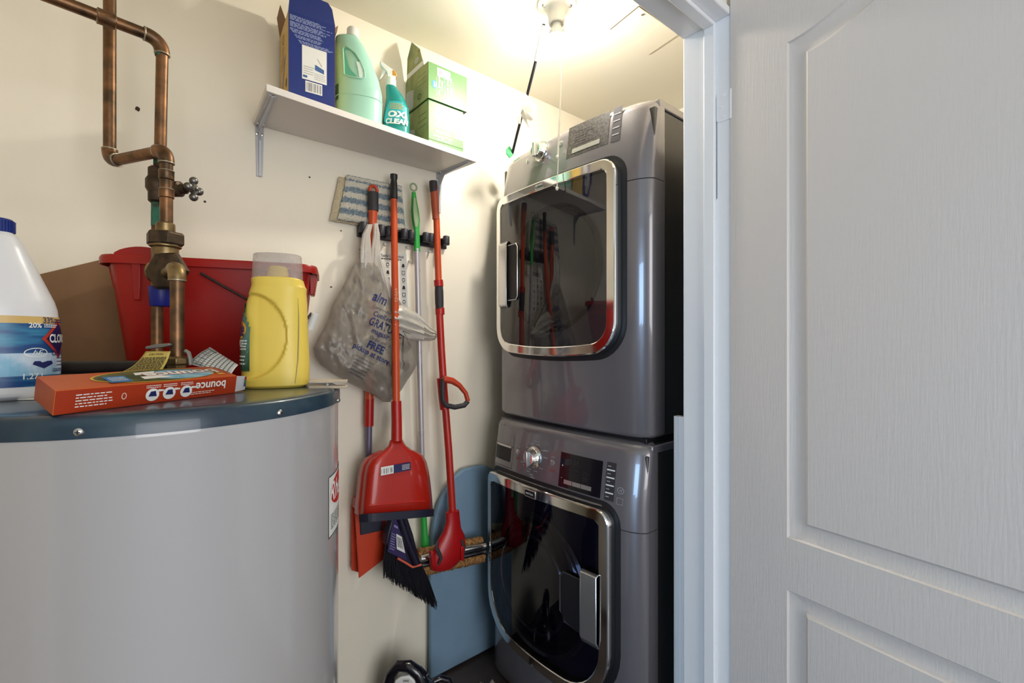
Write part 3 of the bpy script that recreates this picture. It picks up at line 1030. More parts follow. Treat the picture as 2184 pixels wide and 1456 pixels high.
for i, p in enumerate(dbt.v):                    # the moulded grip: a scoop with a sharp right-hand edge
    d = p - V((db.x, db.y, 0))
    lx, ly = d.dot(ax2), d.dot(ay2)
    if ly < 0:
        px_, py_ = 588 + lx * 1070, 832 - (p.z - db.z) / .000915
        q_ = 1 - math.hypot((px_ - 546) / 74, (py_ - 722) / 92)
        if q_ > 0:
            k_ = min(1, q_ / .075)
            dbt.v[i] = p + ay2 * (.0115 * k_ * k_ * (3 - 2 * k_) * min(1, max(0, (px_ - 512) / 50)))
dbody = dbt.build('bottle_body', M_yel, det, smooth=60)
dmap = bottle_map(dt_, db, ax2, ay2, 2.6)


def path_on(pts, e):
    return [dmap(a, S2(y), e) for a, y in pts]


seam = [(-.74, 640), (-.70, 680), (-.72, 720), (-.80, 770), (-.92, 822)]
MB().tube(path_on(seam, -.0003), [.0003, .0010, .0013, .0013, .0006], 6).build('scuffed_seam', mat('scuff_grey', rgb(168, 150, 96), .6), det)
nk = V((db.x, db.y, 0)) + ax2 * .004
zc0 = db.z + S2(597)
MB().lathe([(.021, zc0 - .002), (.0205, zc0), (.0175, zc0 + .022), (.014, zc0 + .0245), (.013, zc0 + .020), (.001, zc0 + .018)], nk, n=28).build('pour_spout', M_yel, det)
M_clear = film('clear_cap_plastic', rgb(214, 204, 200), .62, .18, bump=.9, bscale=420)
zc1 = db.z + S2(546)
MB().loft([sec(nk, z, .0455 * k, .036 * k, ax2, ay2, 40, 2.4) for z, k in ((zc0 - .001, 1), (zc0 + .02, .985), (zc1 - .002, .955), (zc1, .93))], False, True).build('dosing_cap', M_clear, det, smooth=50)
la0, la1 = -PI - .25, -2.12
dl = MB()
def dlm(u, v, e=0.0):                           # unit square of the label
    return dmap(la0 + (la1 - la0) * u, S2(795) + (S2(652) - S2(795)) * v, e)
outl = [(0.05, .0), (.70, .0), (.95, .10), (1, .35), (1, .62), (.86, .80), (.55, .94), (.05, 1.0)]
for (u0, v0, u1, v1) in [(0, j / 14, 1, (j + 1) / 14) for j in range(14)]:
    r0 = 1 if v0 < .6 else max(.35, 1 - (v0 - .6) * 1.5)
    dl.rect(dlm, 0, v0, r0, v1, 0, 6, 1)
dlab = dl.build('front_label', mat('label_green', rgb(44, 78, 52), .4, col2=rgb(90, 130, 120), vscale=14), det, smooth=0)
dtm = lambda u, v, e=0.0: dlm(u, v, e)
MB().disc(dlm, .52, .60, .34, .13, .0006).build('yellow_ring', mat('ring_yellow', rgb(232, 170, 50), .4), dlab, smooth=0)
MB().disc(dlm, .52, .60, .25, .09, .0009).build('orange_ring', mat('ring_orange', rgb(214, 92, 36), .4), dlab, smooth=0)
MB().text('Tide', dlm, .52, .60, .30, .0013, bold=.02, wide=1.0, rot=.0).build('blue_lettering', mat('navy_print', rgb(22, 30, 92), .5), dlab, smooth=0)
MB().rect(dlm, .05, .80, .55, .93, .0006, 3, 1).build('orange_flash', mat('ring_orange', rgb(214, 92, 36), .4), dlab, smooth=0)
one(MB().lines(dlm, .15, .30, .95, .46, 4, .5, .1, .0008), 'white_print', M_wink, dlab)
one(MB().lines(dlm, .15, .08, .9, .24, 3, .4, .2, .0008), 'white_print', M_wink, dlab)
one(MB().rect(dlm, .2, .265, .95, .285, .0008), 'white_line', M_wink, dlab)
one(MB().text('SIMPLY', dlm, .55, .41, .12, .0014, bold=.02), 'white_lettering', M_wink, dlab)

# wooden pegs behind the bottle
M_peg = mat('pale_wood', rgb(206, 188, 164), .7, var=.15, vscale=20, stretch=(1, 1, 1))
def peg(name, p, d, label):
    d = V(d).normalized()
    sd = V((-d.y, d.x, 0))
    t = thing(name, label, 'peg', tuple(p), 'clothes pegs behind the bottle')
    for s in (-1, 1):
        q = [p + UP * (.0062 + s * .0054) + d * a + sd * b for a, b in ((-.036, -.005), (.036, -.005), (.036, .005), (-.036, .005))]
        MB().hexa([v - UP * .0028 + UP * s * (.0 if k in (1, 2) else .0) for k, v in enumerate(q)] + [v + UP * .0028 for v in q]).build('prong', M_peg, t, bevel=.0012)
    MB().tube([p + UP * .0062 + sd * a for a in (-.0064, .0064)], .0026, 10).build('spring', M_steel, t)
pgp = onZ(700, 826, LZ + .0008)
peg('clothes_peg', V(pgp), RT + FWD * .15, 'pale wooden clothes peg lying nearest the lid rim behind the yellow bottle')
peg('clothes_peg', V(pgp) + FWD * .017 - RT * .004, RT - FWD * .10, 'pale wooden clothes peg lying farther back behind the yellow bottle')

# ------------------------------------------------------------------ red mop bucket on the back of the lid
kz = EYE + .190
k0, k1 = atD(193, 540, .984), atD(676, 563, 1.138)
k0.z = k1.z = kz
ku = (k1 - k0).normalized()
kn = V((-ku.y, ku.x, 0))
KL = (k1 - k0).length
KW, KH = .212, kz - LZ - .001
bk = thing('mop_bucket', 'red rectangular mop bucket on the lid behind the pipes', 'bucket', (k0.x, k0.y, LZ))
M_buck = mat('red_bucket', rgb(160, 18, 8), .34, var=.05)
kc = (k0 + ku * KL / 2 + kn * KW / 2)


def krect(dx, dy, z, r=.035, n=6):
    out = []
    for sx, sy, a0 in ((1, -1, 270), (1, 1, 0), (-1, 1, 90), (-1, -1, 180)):
        for k in range(n):
            a = math.radians(a0 + 90 * k / (n - 1))
            p = V((kc.x, kc.y, z)) + ku * (sx * (dx - r) + r * math.cos(a)) + kn * (sy * (dy - r) + r * math.sin(a))
            out.append(p)
    return out


hl, hw2 = KL / 2 - .016, KW / 2 - .012
z0 = LZ + .0008
shell = [krect(hl - .035, hw2 - .024, z0), krect(hl - .030, hw2 - .020, z0 + .006), krect(hl - .002, hw2, kz - .022),
         krect(hl, hw2, kz - .004), krect(hl - .004, hw2 - .004, kz - .004), krect(hl - .034, hw2 - .024, z0 + .010)]
kb = MB().loft(shell).build('bucket_body', M_buck, bk, smooth=45)
rimr = [krect(hl - .003, hw2 - .003, kz - .006), krect(hl + .014, hw2 + .010, kz - .003, .045), krect(hl + .016, hw2 + .012, kz - .008, .045), krect(hl + .016, hw2 + .012, kz - .022, .045),
        krect(hl + .0135, hw2 + .0095, kz - .022, .045), krect(hl + .012, hw2 + .008, kz - .010, .045), krect(hl + .001, hw2 + .001, kz - .010)]
MB().loft(rimr, False, False).build('rim', M_buck, bk, smooth=45)
pl_ = V((kc.x, kc.y, kz)) - ku * (hl - .02) - kn * (hw2 - .001)
lip_rows = []
for k in range(13):
    t = k / 12
    hgt = .016 * math.sin(PI * min(1, t * 1.15 if t < .87 else 1)) ** .7 if 0 < t < .87 else 0
    c = pl_ + ku * (.115 * t)
    lip_rows.append([c + kn * .004 - UP * .006, c + kn * .004 + UP * hgt, c - kn * .003 + UP * (hgt + .001), c - kn * .003 - UP * .006])
MB().loft(lip_rows).build('pouring_lip', M_buck, bk, smooth=60)
rf = V((kc.x, kc.y, kz)) - kn * hw2
for s in (-1, 1):
    q = rf + ku * s * (hl - .06)
    MB().hexa([q + ku * a + kn * b + UP * c for a, b, c in ((-.006, -.001, -.10), (.006, -.001, -.10), (.006, .012, -.10), (-.006, .012, -.10), (-.009, -.007, -.02), (.009, -.007, -.02), (.009, .012, -.02), (-.009, .012, -.02))]).build('stiffening_rib', M_buck, bk, bevel=.002)
    ew = V((kc.x, kc.y, kz)) + ku * s * hl
    MB().hexa([ew + ku * s * a + kn * b + UP * c for a, b, c in ((-.004, -.028, -.07), (.006, -.028, -.07), (.006, .028, -.07), (-.004, .028, -.07), (-.004, -.034, -.018), (.014, -.034, -.018), (.014, .034, -.018), (-.004, .034, -.018))]).build('handle_bracket', M_buck, bk, bevel=.002)
w0 = atD(430, 583, 1.04)
w1 = atD(524, 635, 1.055)
w2 = atD(600, 668, 1.06)
w3 = atD(655, 662, 1.12)
w4 = atD(664, 668, 1.15)
def onfront(x, y, d):                            # a point in front of the bucket's front face
    r = ray(x, y)
    o = V((k0.x, k0.y, 0)) - kn * d
    t = (o.dot(kn)) / (r.x * kn.x + r.y * kn.y)
    return atD(x, y, t)
MB().tube([onfront(430, 583, -.010), onfront(430, 583, .004), onfront(476, 610, .006), onfront(530, 640, .006), onfront(600, 676, .006), onfront(640, 690, .006)] + [w3 + V((0, 0, -.02)), w4], .003, 8).build('wire_handle', mat('dark_wire', rgb(58, 44, 40), .45, .5), bk)
MB().tube([atD(672, 668, 1.15), atD(660, 702, 1.15)], .0095, 12).build('handle_grip', M_white, bk)

# ------------------------------------------------------------------ flattened cardboard box against the wall
c0, c1 = onY(85, 585, 1.538), onY(215, 554, 1.538)
sl_ = (c1.z - c0.z) / (c1.x - c0.x)
cx0, cx1 = -.40, .060
zt = lambda x: c0.z + sl_ * (x - c0.x)
cb = MB()
for k, (y0, y1) in enumerate(((1.534, 1.5395), (1.5415, 1.547))):
    cb.hexa([(cx0, y0, 0.001), (cx1, y0, 0.001), (cx1, y1, 0.001), (cx0, y1, 0.001), (cx0, y0, zt(cx0)), (cx1, y0, zt(cx1)), (cx1, y1, zt(cx1) - k * .003), (cx0, y1, zt(cx0) - k * .003)])
tag(cb.build('flattened_carton', M_card, bevel=.0008), 'flattened brown cardboard carton standing behind the water heater left of the red bucket', 'cardboard')

ps = onZ(66, 851, LZ + .0012)
tag(MB().prism([ps + RT * a + FWD * b for a, b in ((-.018, -.012), (.016, -.008), (.019, .010), (-.006, .014), (-.020, .006))], UP * .0012).build('paper_scrap', M_paper, smooth=0), 'small white paper scrap on the lid between the bleach jug and the orange box', 'paper')


# ------------------------------------------------------------------ wall shelf with brackets
M_mel = mat('white_melamine', rgb(226, 221, 214), .45)
sh = {}
sFL, sFR = onZ(568, 178, EYE + .646), onZ(1017, 335, EYE + .646)
sBL, sBR = V((.300, YW - .001, EYE + .657)), V((.955, YW - .001, EYE + .657))
shelf = thing('wall_shelf', 'white melamine wall shelf on two grey brackets holding boxes and bottles', 'shelf', ((sBL.x + sBR.x) / 2, YW, sBL.z))
th = V((0, 0, -.018))
MB().hexa([sFL + th, sFR + th, sBR + th, sBL + th, sFL, sFR, sBR, sBL]).build('board', M_mel, shelf, bevel=.001, smooth=0)


def shz(y):                                      # height of the shelf top at depth y
    return EYE + .646 + .011 * min(1, (y - 1.325) / .21) + .0012


M_brk = mat('grey_bracket', rgb(188, 190, 196), .4, .25)
for fx_, lx in ((.025, .0), (.962, .0)):
    f0 = sFL + (sFR - sFL) * fx_ + th
    b0 = sBL + (sBR - sBL) * fx_ + th
    f0 = f0 + (b0 - f0) * .05
    w = V((.0115, 0, 0))
    dn = V((0, 0, -1))
    g = MB()
    g.hexa([b0 - w - dn * 0 + dn * .003, b0 + w + dn * .003, f0 + w * .8 + dn * .003, f0 - w * .8 + dn * .003, b0 - w, b0 + w, f0 + w * .8, f0 - w * .8])
    g.hexa([b0 + w * -.28 + dn * .016, b0 + w * .28 + dn * .016, f0 + w * .25 + dn * .006, f0 - w * .25 + dn * .006, b0 - w * .4, b0 + w * .4, f0 + w * .3, f0 - w * .3])
    lo = b0 + dn * .150
    yv = V((0, -.0028, 0))
    g.hexa([lo - w * .7, lo + w * .7, lo + w * .7 + yv, lo - w * .7 + yv, b0 - w, b0 + w, b0 + w + yv, b0 - w + yv])
    g.hexa([lo - w * .25, lo + w * .25, lo + w * .2 + yv * 2, lo - w * .2 + yv * 2, b0 - w * .4, b0 + w * .4, b0 + w * .3 + yv * 5, b0 - w * .3 + yv * 5])
    g.prism([b0 + V((0, -.002, 0)) - w * .12, b0 + V((0, -.002, -.055)) - w * .12, b0 + (f0 - b0) * .26 - w * .12], w * .24)
    br_ = g.build('bracket', M_brk, shelf, bevel=.0008)
    for c, ax in ((lo + yv + V((0, 0, .008)), (0, -1, 0)), (b0 + yv + V((.007, 0, -.025)), (0, -1, 0)), (b0 + yv + V((-.007, 0, -.025)), (0, -1, 0)), (f0 + (b0 - f0) * .06 + dn * .003, (0, 0, -1)),
                  (b0 + (f0 - b0) * .12 + V((.007, 0, -.003)), (0, 0, -1)), (b0 + (f0 - b0) * .12 + V((-.007, 0, -.003)), (0, 0, -1))):
        MB().lathe([(.0042, 0), (.0038, .0018), (.0008, .0026)], c, ax, n=12).build('screw', M_steel, br_)


def carton(name, label, p0, p1, h, depth, m_front, group=None, tilt=0.0):
    """p0, p1: lower front corners; returns root, mesh part and mappers of front and left side"""
    u = (p1 - p0)
    u.z = 0
    w = u.length
    u = u.normalized()
    n = V((-u.y, u.x, 0))
    rt = thing(name, label, 'box', tuple(p0), group)
    return rt, u, n, w


# blue and yellow carton
p0, p1 = onY(615, 192, 1.392), onY(715, 226, 1.380)
p0.z = p1.z = shz(1.545)
bb, u, n, w = carton('mop_cloth_box', 'open blue and yellow carton with torn flaps at the left end of the shelf', p0, p1, .206, .125, None)
h, dpt_ = EYE + .7074 * 1.298 - p0.z, .150
M_blue = mat('blue_carton', rgb(24, 48, 122), .36, var=.1, vscale=9)
M_ylw = mat('yellow_carton', rgb(214, 176, 98), .5, var=.08, vscale=9)
q = [p0, p0 + u * w, p0 + u * w + n * dpt_, p0 + n * dpt_]
tk = .0012
def panel(a, b, hgt, nrm, nm, m, par):
    return MB().hexa([a, b, b + nrm * tk, a + nrm * tk, a + UP * hgt, b + UP * hgt, b + nrm * tk + UP * hgt, a + nrm * tk + UP * hgt]).build(nm, m, par, smooth=0)
fp = panel(q[0], q[1], h, n, 'front_panel', M_blue, bb)
lp = panel(q[3], q[0], h, u, 'left_panel', M_ylw, bb)
panel(q[1], q[2], h, -u, 'right_panel', M_ylw, bb)
panel(q[2], q[3], h, -n, 'back_panel', M_blue, bb)
MB().hexa([v + UP * .0004 for v in q] + [v + UP * .0018 for v in q]).build('bottom_panel', M_card, bb, smooth=0)
t0, t1 = q[0] + UP * h, q[1] + UP * h
MB().prism([t0, t1, t1 - u * .010 + UP * .042 - n * .006, t1 - u * .022 + UP * .055 - n * .008, t0 + u * .004 + UP * .057 - n * .008], n * .001).build('top_flap', M_blue, bb, smooth=0)
l0, l1 = q[0] + UP * h, q[3] + UP * h
MB().prism([l0 + n * .05, l1, l1 - u * .010 + UP * .050 - n * .012, l0 + n * .062 - u * .012 + UP * .044], u * .001).build('side_flap', M_card, bb, smooth=0)
r0, r1 = q[1] + UP * h, q[2] + UP * h
MB().prism([r0 + n * .01, r1, r1 + u * .030 + UP * .045 - n * .01, r1 + u * .031 + UP * .058 - n * .045, r0 + u * .012 + UP * .018 + n * .02], u * .001).build('side_flap', M_card, bb, smooth=0)
f = frame(q[0], u, UP)
MB().rect(f, w * .28, h * .31, w * .81, h * .675).build('white_picture_panel', M_white, fp, smooth=0)
g = MB().bars(f, w * .37, h * .19, w * .69, h * .285, 24, .0006)
gb = MB().rect(f, w * .35, h * .178, w * .71, h * .297, .0002).build('barcode_field', M_wink, fp, smooth=0)
g.build('barcode', M_bar, fp, smooth=0)
g = MB()
for j in range(24):
    v = h * (.955 - j * .0117)
    a = w * (.03 if j < 14 else .06 + .02 * (j - 14))
    b_ = w * random.uniform(.62, .97)
    if j in (5, 11, 16, 20):
        continue
    g.lines(f, a, v - .0011, b_, v + .0011, 1, .75, .1)
g.text('&', f, w * .70, h * 1.10, .008)
g.build('fine_print', mat('pale_blue_print', rgb(150, 166, 206), .5), fp, smooth=0)
g = MB().rect(f, w * .30, h * .33, w * .39, h * .355, .0004).poly(f, [(w * .55, h * .44), (w * .75, h * .42), (w * .75, h * .465), (w * .56, h * .50)], .0004)
g.build('picture_patches', mat('picture_blue', rgb(60, 96, 150), .5), fp, smooth=0)
g = MB().lines(f, w * .31, h * .365, w * .54, h * .465, 4, .25, .2, .0004).lines(f, w * .54, h * .33, w * .79, h * .41, 4, .25, .2, .0004).poly(f, [(w * .60, h * .565), (w * .61, h * .57), (w * .71, h * .50), (w * .70, h * .495)], .0004)
g.build('picture_lines', mat('grey_print', rgb(150, 150, 146)), fp, smooth=0)
sf = frame(q[3], -n, UP)
g = MB().annulus(sf, dpt_ * .45, h * .84, .012, .014, .003).disc(sf, dpt_ * .78, h * .28, .010, .013)
for j, tx in enumerate(('Dusting', 'Refills', 'Recharges', 'dépoussiérage', 'électrostatiques')):
    g.text(tx, sf, dpt_ * .42, h * (.74 - j * .048), .010, .0002)
g.build('side_print', mat('dark_olive_print', rgb(84, 74, 50), .6), lp, smooth=0)
g = MB()
arcp = [(dpt_ * .66, h * .60), (dpt_ * .45, h * .45), (dpt_ * .30, h * .30), (dpt_ * .22, h * .12)]
for (a, b_), (c, d) in zip(arcp, arcp[1:]):
    g.poly(sf, [(a - .009, b_), (c - .011, d), (c + .013, d), (a + .010, b_)], .0001)
g.build('grey_swoosh', mat('swoosh_grey', rgb(150, 150, 152), .5), lp, smooth=0)

# pale teal softener jug
tj = V(atD(766, 240, 1.50))
tj.z = shz(tj.y) + .002
vd3 = V((tj.x, tj.y, 0)).normalized()
rt3 = V((vd3.y, -vd3.x, 0))
S3 = lambda y: .0 + (EYE + (728 - y) / 1000 * 1.497) - tj.z
tt = [(0, (.060, .046, 0)), (.006, (.066, .051, 0)), (S3(250), (.070, .054, 0)), (S3(222), (.0715, .056, 0)), (S3(200), (.071, .056, 0)), (S3(170), (.0655, .053, -.005)), (S3(130), (.0545, .047, -.017)), (S3(105), (.0455, .041, -.0265)), (S3(92), (.038, .036, -.033)), (S3(86), (.026, .0255, -.027)), (S3(80), (.016, .016, -.020))]
sj = thing('softener_jug', 'pale teal plastic jug with a white cap standing beside the blue carton', 'bottle', tuple(tj))
M_teal = mat('pale_teal_plastic', rgb(158, 208, 190), .35)
sb = bottle(tt, tj, rt3, vd3, 44, 2.4).build('jug_body', M_teal, sj, smooth=60)
cc = V((tj.x, tj.y, tj.z)) + rt3 * -.019
MB().lathe([(.0185, S3(92)), (.0192, S3(90)), (.0185, S3(66)), (.0155, S3(63)), (.001, S3(62.5))], cc, n=32).build('cap', M_white, sj)
tm = bottle_map(tt, tj, rt3, vd3, 2.4)
M_teal2 = mat('teal_recess', rgb(92, 176, 150), .3)
def tmp(u, v, e=0.0):
    return tm(-PI / 2 + u, v, e)
hz = MB()
hp = [(-.56, S3(180)), (-.53, S3(150)), (-.50, S3(128)), (-.36, S3(120)), (-.16, S3(122)), (.06, S3(132)), (.20, S3(150)), (.25, S3(168)), (.22, S3(182)), (.10, S3(185)), (-.28, S3(185))]
hz.poly(tmp, hp, .0006)
hole = hz.build('handle_opening', M_teal2, sj, smooth=60)
MB().tube([tmp(a, v, .0006) for a, v in hp], .0028, 8, closed=True).build('handle_rim', M_teal, sj)
MB().rect(tmp, .02, S3(184), .20, S3(150), .001, 3, 3).build('pale_gap', mat('gap_pale', rgb(206, 232, 222), .4), hole, smooth=0)
MB().tube([tmp(a, S3(219), -.0008) for a in [-1.4 + 2.8 * k / 24 for k in range(25)]], .0022, 8).build('base_groove', M_teal, sj)
MB().rect(tmp, -1.55, S3(228), -.95, S3(196), .0006, 5, 2).build('dark_label', mat('label_darkgreen', rgb(52, 92, 78), .5), sj, smooth=0)

# teal spray bottle
sp_ = V(atD(845, 260, 1.565))
sp_.z = shz(sp_.y) + .002
vd4 = V((sp_.x, sp_.y, 0)).normalized()
rt4 = V((vd4.y, -vd4.x, 0))
S4 = lambda y: (EYE + (728 - y) / 1000 * 1.563) - sp_.z
yt4 = math.radians(4)
st = [(0, (.038, .026, .0)), (.005, (.042, .030, .0)), (S4(262), (.0435, .031, .0)), (S4(232), (.0395, .029, .002)), (S4(210), (.030, .0245, -.003)), (S4(196), (.0225, .020, -.011)), (S4(188), (.0175, .0175, -.016)), (S4(184), (.014, .014, -.018))]
sb_ = thing('spray_bottle', 'teal trigger spray bottle with white nozzle in the middle of the shelf', 'bottle', tuple(sp_))
M_spr = mat('teal_bottle', rgb(22, 138, 134), .22, coat=.3)
sbod = bottle(st, sp_, rt4, vd4, 40, 2.3).build('bottle_body', M_spr, sb_, smooth=60)
nk4 = V((sp_.x, sp_.y, sp_.z)) + rt4 * -.017
MB().lathe([(.0155, S4(187)), (.0165, S4(186)), (.0165, S4(172)), (.012, S4(168))], nk4, n=24).build('collar', M_white, sb_)
hd4 = MB()
b = nk4 + UP * S4(168)
pr4 = [(-.011, -.002), (.012, -.002), (.018, .008), (.014, .022), (-.010, .036), (-.030, .050), (-.036, .046), (-.034, .036), (-.014, .016)]
hd4.prism([b + rt4 * a - vd4 * .009 + UP * z for a, z in pr4], vd4 * .018)
hd4.build('spray_head', M_white, sb_, bevel=.003)
MB().prism([b + rt4 * a - vd4 * .0095 + UP * z for a, z in ((.004, .006), (.017, .004), (.0195, .012), (.013, .024), (.004, .024))], vd4 * .019).build('amber_insert', mat('amber', rgb(206, 150, 58), .4), sb_, bevel=.002)
MB().prism([b + rt4 * a - vd4 * .004 + UP * z for a, z in ((-.022, .032), (-.014, .022), (-.022, .006), (-.034, -.010), (-.038, -.012), (-.032, .004))], vd4 * .008).build('trigger', M_white, sb_, bevel=.0015)
sm = bottle_map(st, sp_, rt4, vd4, 2.3)
def smf(u, v, e=0.0):
    return sm(-PI / 2 + u * 28, v, e)
M_spl = mat('turquoise_label', rgb(52, 172, 178), .35)
ll = MB()
for j in range(8):
    v0, v1 = S4(268 - j * 5.5), S4(268 - (j + 1) * 5.5)
    r = .036 * math.sqrt(max(.05, 1 - (j / 9) ** 2))
    ll.rect(smf, -r, v0, r * .9, v1, .0004, 10, 1)
sl4 = ll.build('front_label', M_spl, sbod, smooth=60)
MB().text('OXI', smf, .002, S4(253), .027, .0024, bold=.05, wide=.95, shear=.12).text('CLEAN', smf, .002, S4(268), .022, .0024, bold=.05, wide=.85, shear=.12).build('white_lettering', M_wink, sl4, smooth=0)
MB().lines(smf, -.018, S4(242), .02, S4(228), 4, .5, .2, .0010).build('yellow_print', mat('label_gold', rgb(206, 172, 102)), sl4, smooth=0)

# two green cartons of sweeping cloths
M_gfr = mat('green_carton', rgb(94, 140, 82), .42, var=.06)
M_gsd = mat('olive_carton', rgb(160, 164, 100), .5, col2=rgb(118, 134, 78), vscale=14)
M_gdk = mat('dark_green_carton', rgb(44, 84, 46), .55)
M_silv = mat('silver_print', rgb(176, 178, 176), .5)
M_lblu = mat('light_blue_print', rgb(150, 200, 226), .5)
M_logo = mat('logo_blue', rgb(60, 140, 190), .45)


def green_box(p0, p1, h, depth, label, rot, group):
    rt, u, n, w = carton('sweeping_cloth_box', label, p0, p1, h, depth, None, group)
    q = [p0, p0 + u * w, p0 + u * w + n * depth, p0 + n * depth]
    body = MB().hexa(q + [v + UP * h for v in q]).build('carton', M_gfr, rt, bevel=.0008, smooth=0)
    sf = frame(q[3], -n, UP)
    MB().rect(sf, .001, .001, depth - .001, h - .001, .0001).build('side_print', M_gsd, body, smooth=0)
    bf = frame(q[0], n, u)                       # underside
    MB().rect(frame(q[0] + u * .0 - UP * .0, n, u, .0003), 0, 0, depth, w).build('underside', M_gdk, body, smooth=0)
    f = frame(q[0], u, UP)
    wt, lb, lg, bc, bw = MB(), MB(), MB(), MB(), MB()
    if rot:                                     # print reads upwards
        W_, H_ = h, w
        f2 = lambda a, b, e=0.0: f(w - b if False else b, a, e)
        m = lambda a, b, e=0.0: f(w * .62 - b + .0, a, e)
        cu = h * .45
        lg.disc(f, w * .155, h * .43, .0105, .014)
        wt.text('Great', f, w * .145, h * .43, .0075, .0006, rot=PI / 2, bold=.02)
        wt.text('Value', f, w * .19, h * .43, .0075, .0006, rot=PI / 2, bold=.02)
        for k, (tx, sz, cc_) in enumerate((('Dry Sweeping', .0125, w * .265), ('Cloths', .0125, w * .335), ('Linges pour', .0135, w * .48), ('balayage à sec', .0135, w * .56))):
            wt.text(tx, f, cc_, h * .47, sz, .0003, rot=PI / 2, bold=.015)
        lb.text('Lemon scent / Parfum', f, w * .40, h * .47, .0075, .0003, rot=PI / 2, bold=.01)
        wt.rect(f, w * .205, h * .15, w * .209, h * .68).rect(f, w * .62, h * .1, w * .624, h * .70)
        bw.rect(f, w * .22, h * .70, w * .55, h * .93, .0002)
        bc.bars(f, w * .27, h * .745, w * .51, h * .90, 18, .0006)
    else:
        lg.disc(f, w * .36, h * .80, .0165, .0095)
        wt.text('Great Value', f, w * .36, h * .80, .0055, .0006, bold=.02)
        wt.text('Dry Sweeping', f, w * .40, h * .63, .0125, .0003, bold=.015).text('Cloths', f, w * .40, h * .54, .0125, .0003, bold=.015)
        lb.text('Unscented / Non parfumées', f, w * .40, h * .46, .0065, .0003, bold=.01)
        wt.text('Linges pour', f, w * .40, h * .36, .0135, .0003, bold=.015).text('balayage à sec', f, w * .40, h * .27, .0135, .0003, bold=.015)
        wt.lines(f, w * .22, h * .19, w * .66, h * .22, 1, .6, .1)
        wt.rect(f, w * .08, h * .715, w * .25, h * .720).rect(f, w * .50, h * .715, w * .72, h * .720)
        bw.rect(f, w * .74, h * .34, w * .98, h * .72, .0002)
        for j in range(9):
            if j % 4 != 3:
                bc.rect(f, w * .77, h * (.38 + j * .034), w * .95, h * (.38 + j * .034 + .018), .0006)
        MB().rect(f, 0, h * .155, w, h * .163).build('crease', M_gdk, body, smooth=0)
    lg.build('blue_oval', M_logo, body, smooth=0)
    wt.build('white_lettering', M_wink, body, smooth=0)
    lb.build('pale_blue_lettering', M_lblu, body, smooth=0)
    bw.build('barcode_field', M_wink, body, smooth=0)
    bc.build('barcode', mat('barcode_mauve', rgb(150, 120, 140), .6), body, smooth=0)
    sp = MB().poly(sf, [(.0, h * .05), (depth * .34, h * .05), (depth * .36, h * .55), (depth * .1, h * .62), (0, h * .6)], .0004)
    sp.build('silver_patch', M_silv, body, smooth=0)
    sl = MB()
    for j in range(3):
        sl.rect(sf, depth * .55, h * (.50 + j * .13), depth * .92, h * (.512 + j * .13), .0004)
    sl.annulus(sf, depth * .62, h * .22, .012, .010, .004, .0004)
    sl.build('dark_print', M_gdk, body, smooth=0)
    return rt, u, n, w, q


g0, g1 = onY(914, 288, 1.392), onY(988, 313, 1.392)
g0.z = g1.z = shz(1.545)
gh = EYE + (728 - 211) / 1000 * (1.392 / ray(914, 211).y) - g0.z
lower = green_box(g0, g1, gh, .150, 'lower green cloth carton standing upright at the right end of the shelf', False, None)
h0, h1 = onY(913.5, 209.5, 1.386), onY(996, 238, 1.386)
h0.z = h1.z = g0.z + gh + .0008
UH = .123
rt, u, n, w, q = green_box(h0, h1, UH, .158, 'upper green cloth carton stacked on another with a flap sticking up', True, None)
a = q[0] + UP * UH + n * .030
b = q[3] + UP * UH - n * .004
MB().prism([a, b, b + UP * .070 - n * .012 - u * .004, b + UP * .118 - n * .040 - u * .002, a + UP * .070 + n * .030], u * .0012).build('raised_flap', M_gsd, rt, smooth=0)
ff = quadmap(b, a, a + UP * .02, b + UP * .02, .0006)
MB().rect(ff, 0.02, .05, .98, .9).build('white_edge', M_wink, rt, smooth=0)
fq = frame(b, -n, UP, .0008)
MB().disc(fq, .075, .038, .016, .010).build('blue_oval', M_silv, rt, smooth=0)
MB().rect(fq, .03, .062, .10, .065).build('dark_print', M_gdk, rt, smooth=0)

# ------------------------------------------------------------------ tool rail with spring clips
ra, rb_ = onY(763, 497, YW - .012), onY(952, 512, YW - .012)
ra.z = rb_.z = (ra.z + rb_.z) / 2 - .004
rail = thing('tool_rail', 'black wall rail with spring clips gripping four broom and mop poles', 'rack', (ra.x, YW, ra.z))
ru = V((1, 0, 0))
RLn = rb_.x - ra.x
MB().box((ra.x, YW - .016, ra.z - .019), (rb_.x, YW - .0002, ra.z + .019)).build('rail', M_black, rail, bevel=.003)
M_clip = mat('clip_rubber', rgb(46, 46, 54), .5)
for x in (771, 809, 825, 858, 873, 904, 914.5, 947):
    c = onY(x, 500, YW - .03)
    y1 = YW - .052
    c0_ = V((c.x, 0, ra.z))
    o = MB().lathe([(.010, -.017), (.0125, -.014), (.0125, .014), (.010, .017)], V((c.x, y1 + .006, ra.z + .006)), n=16).build('clip', M_clip, rail)
    MB().box((c.x - .006, y1 + .006, ra.z - .008), (c.x + .006, YW - .015, ra.z + .018)).build('clip_arm', M_black, o, bevel=.001)

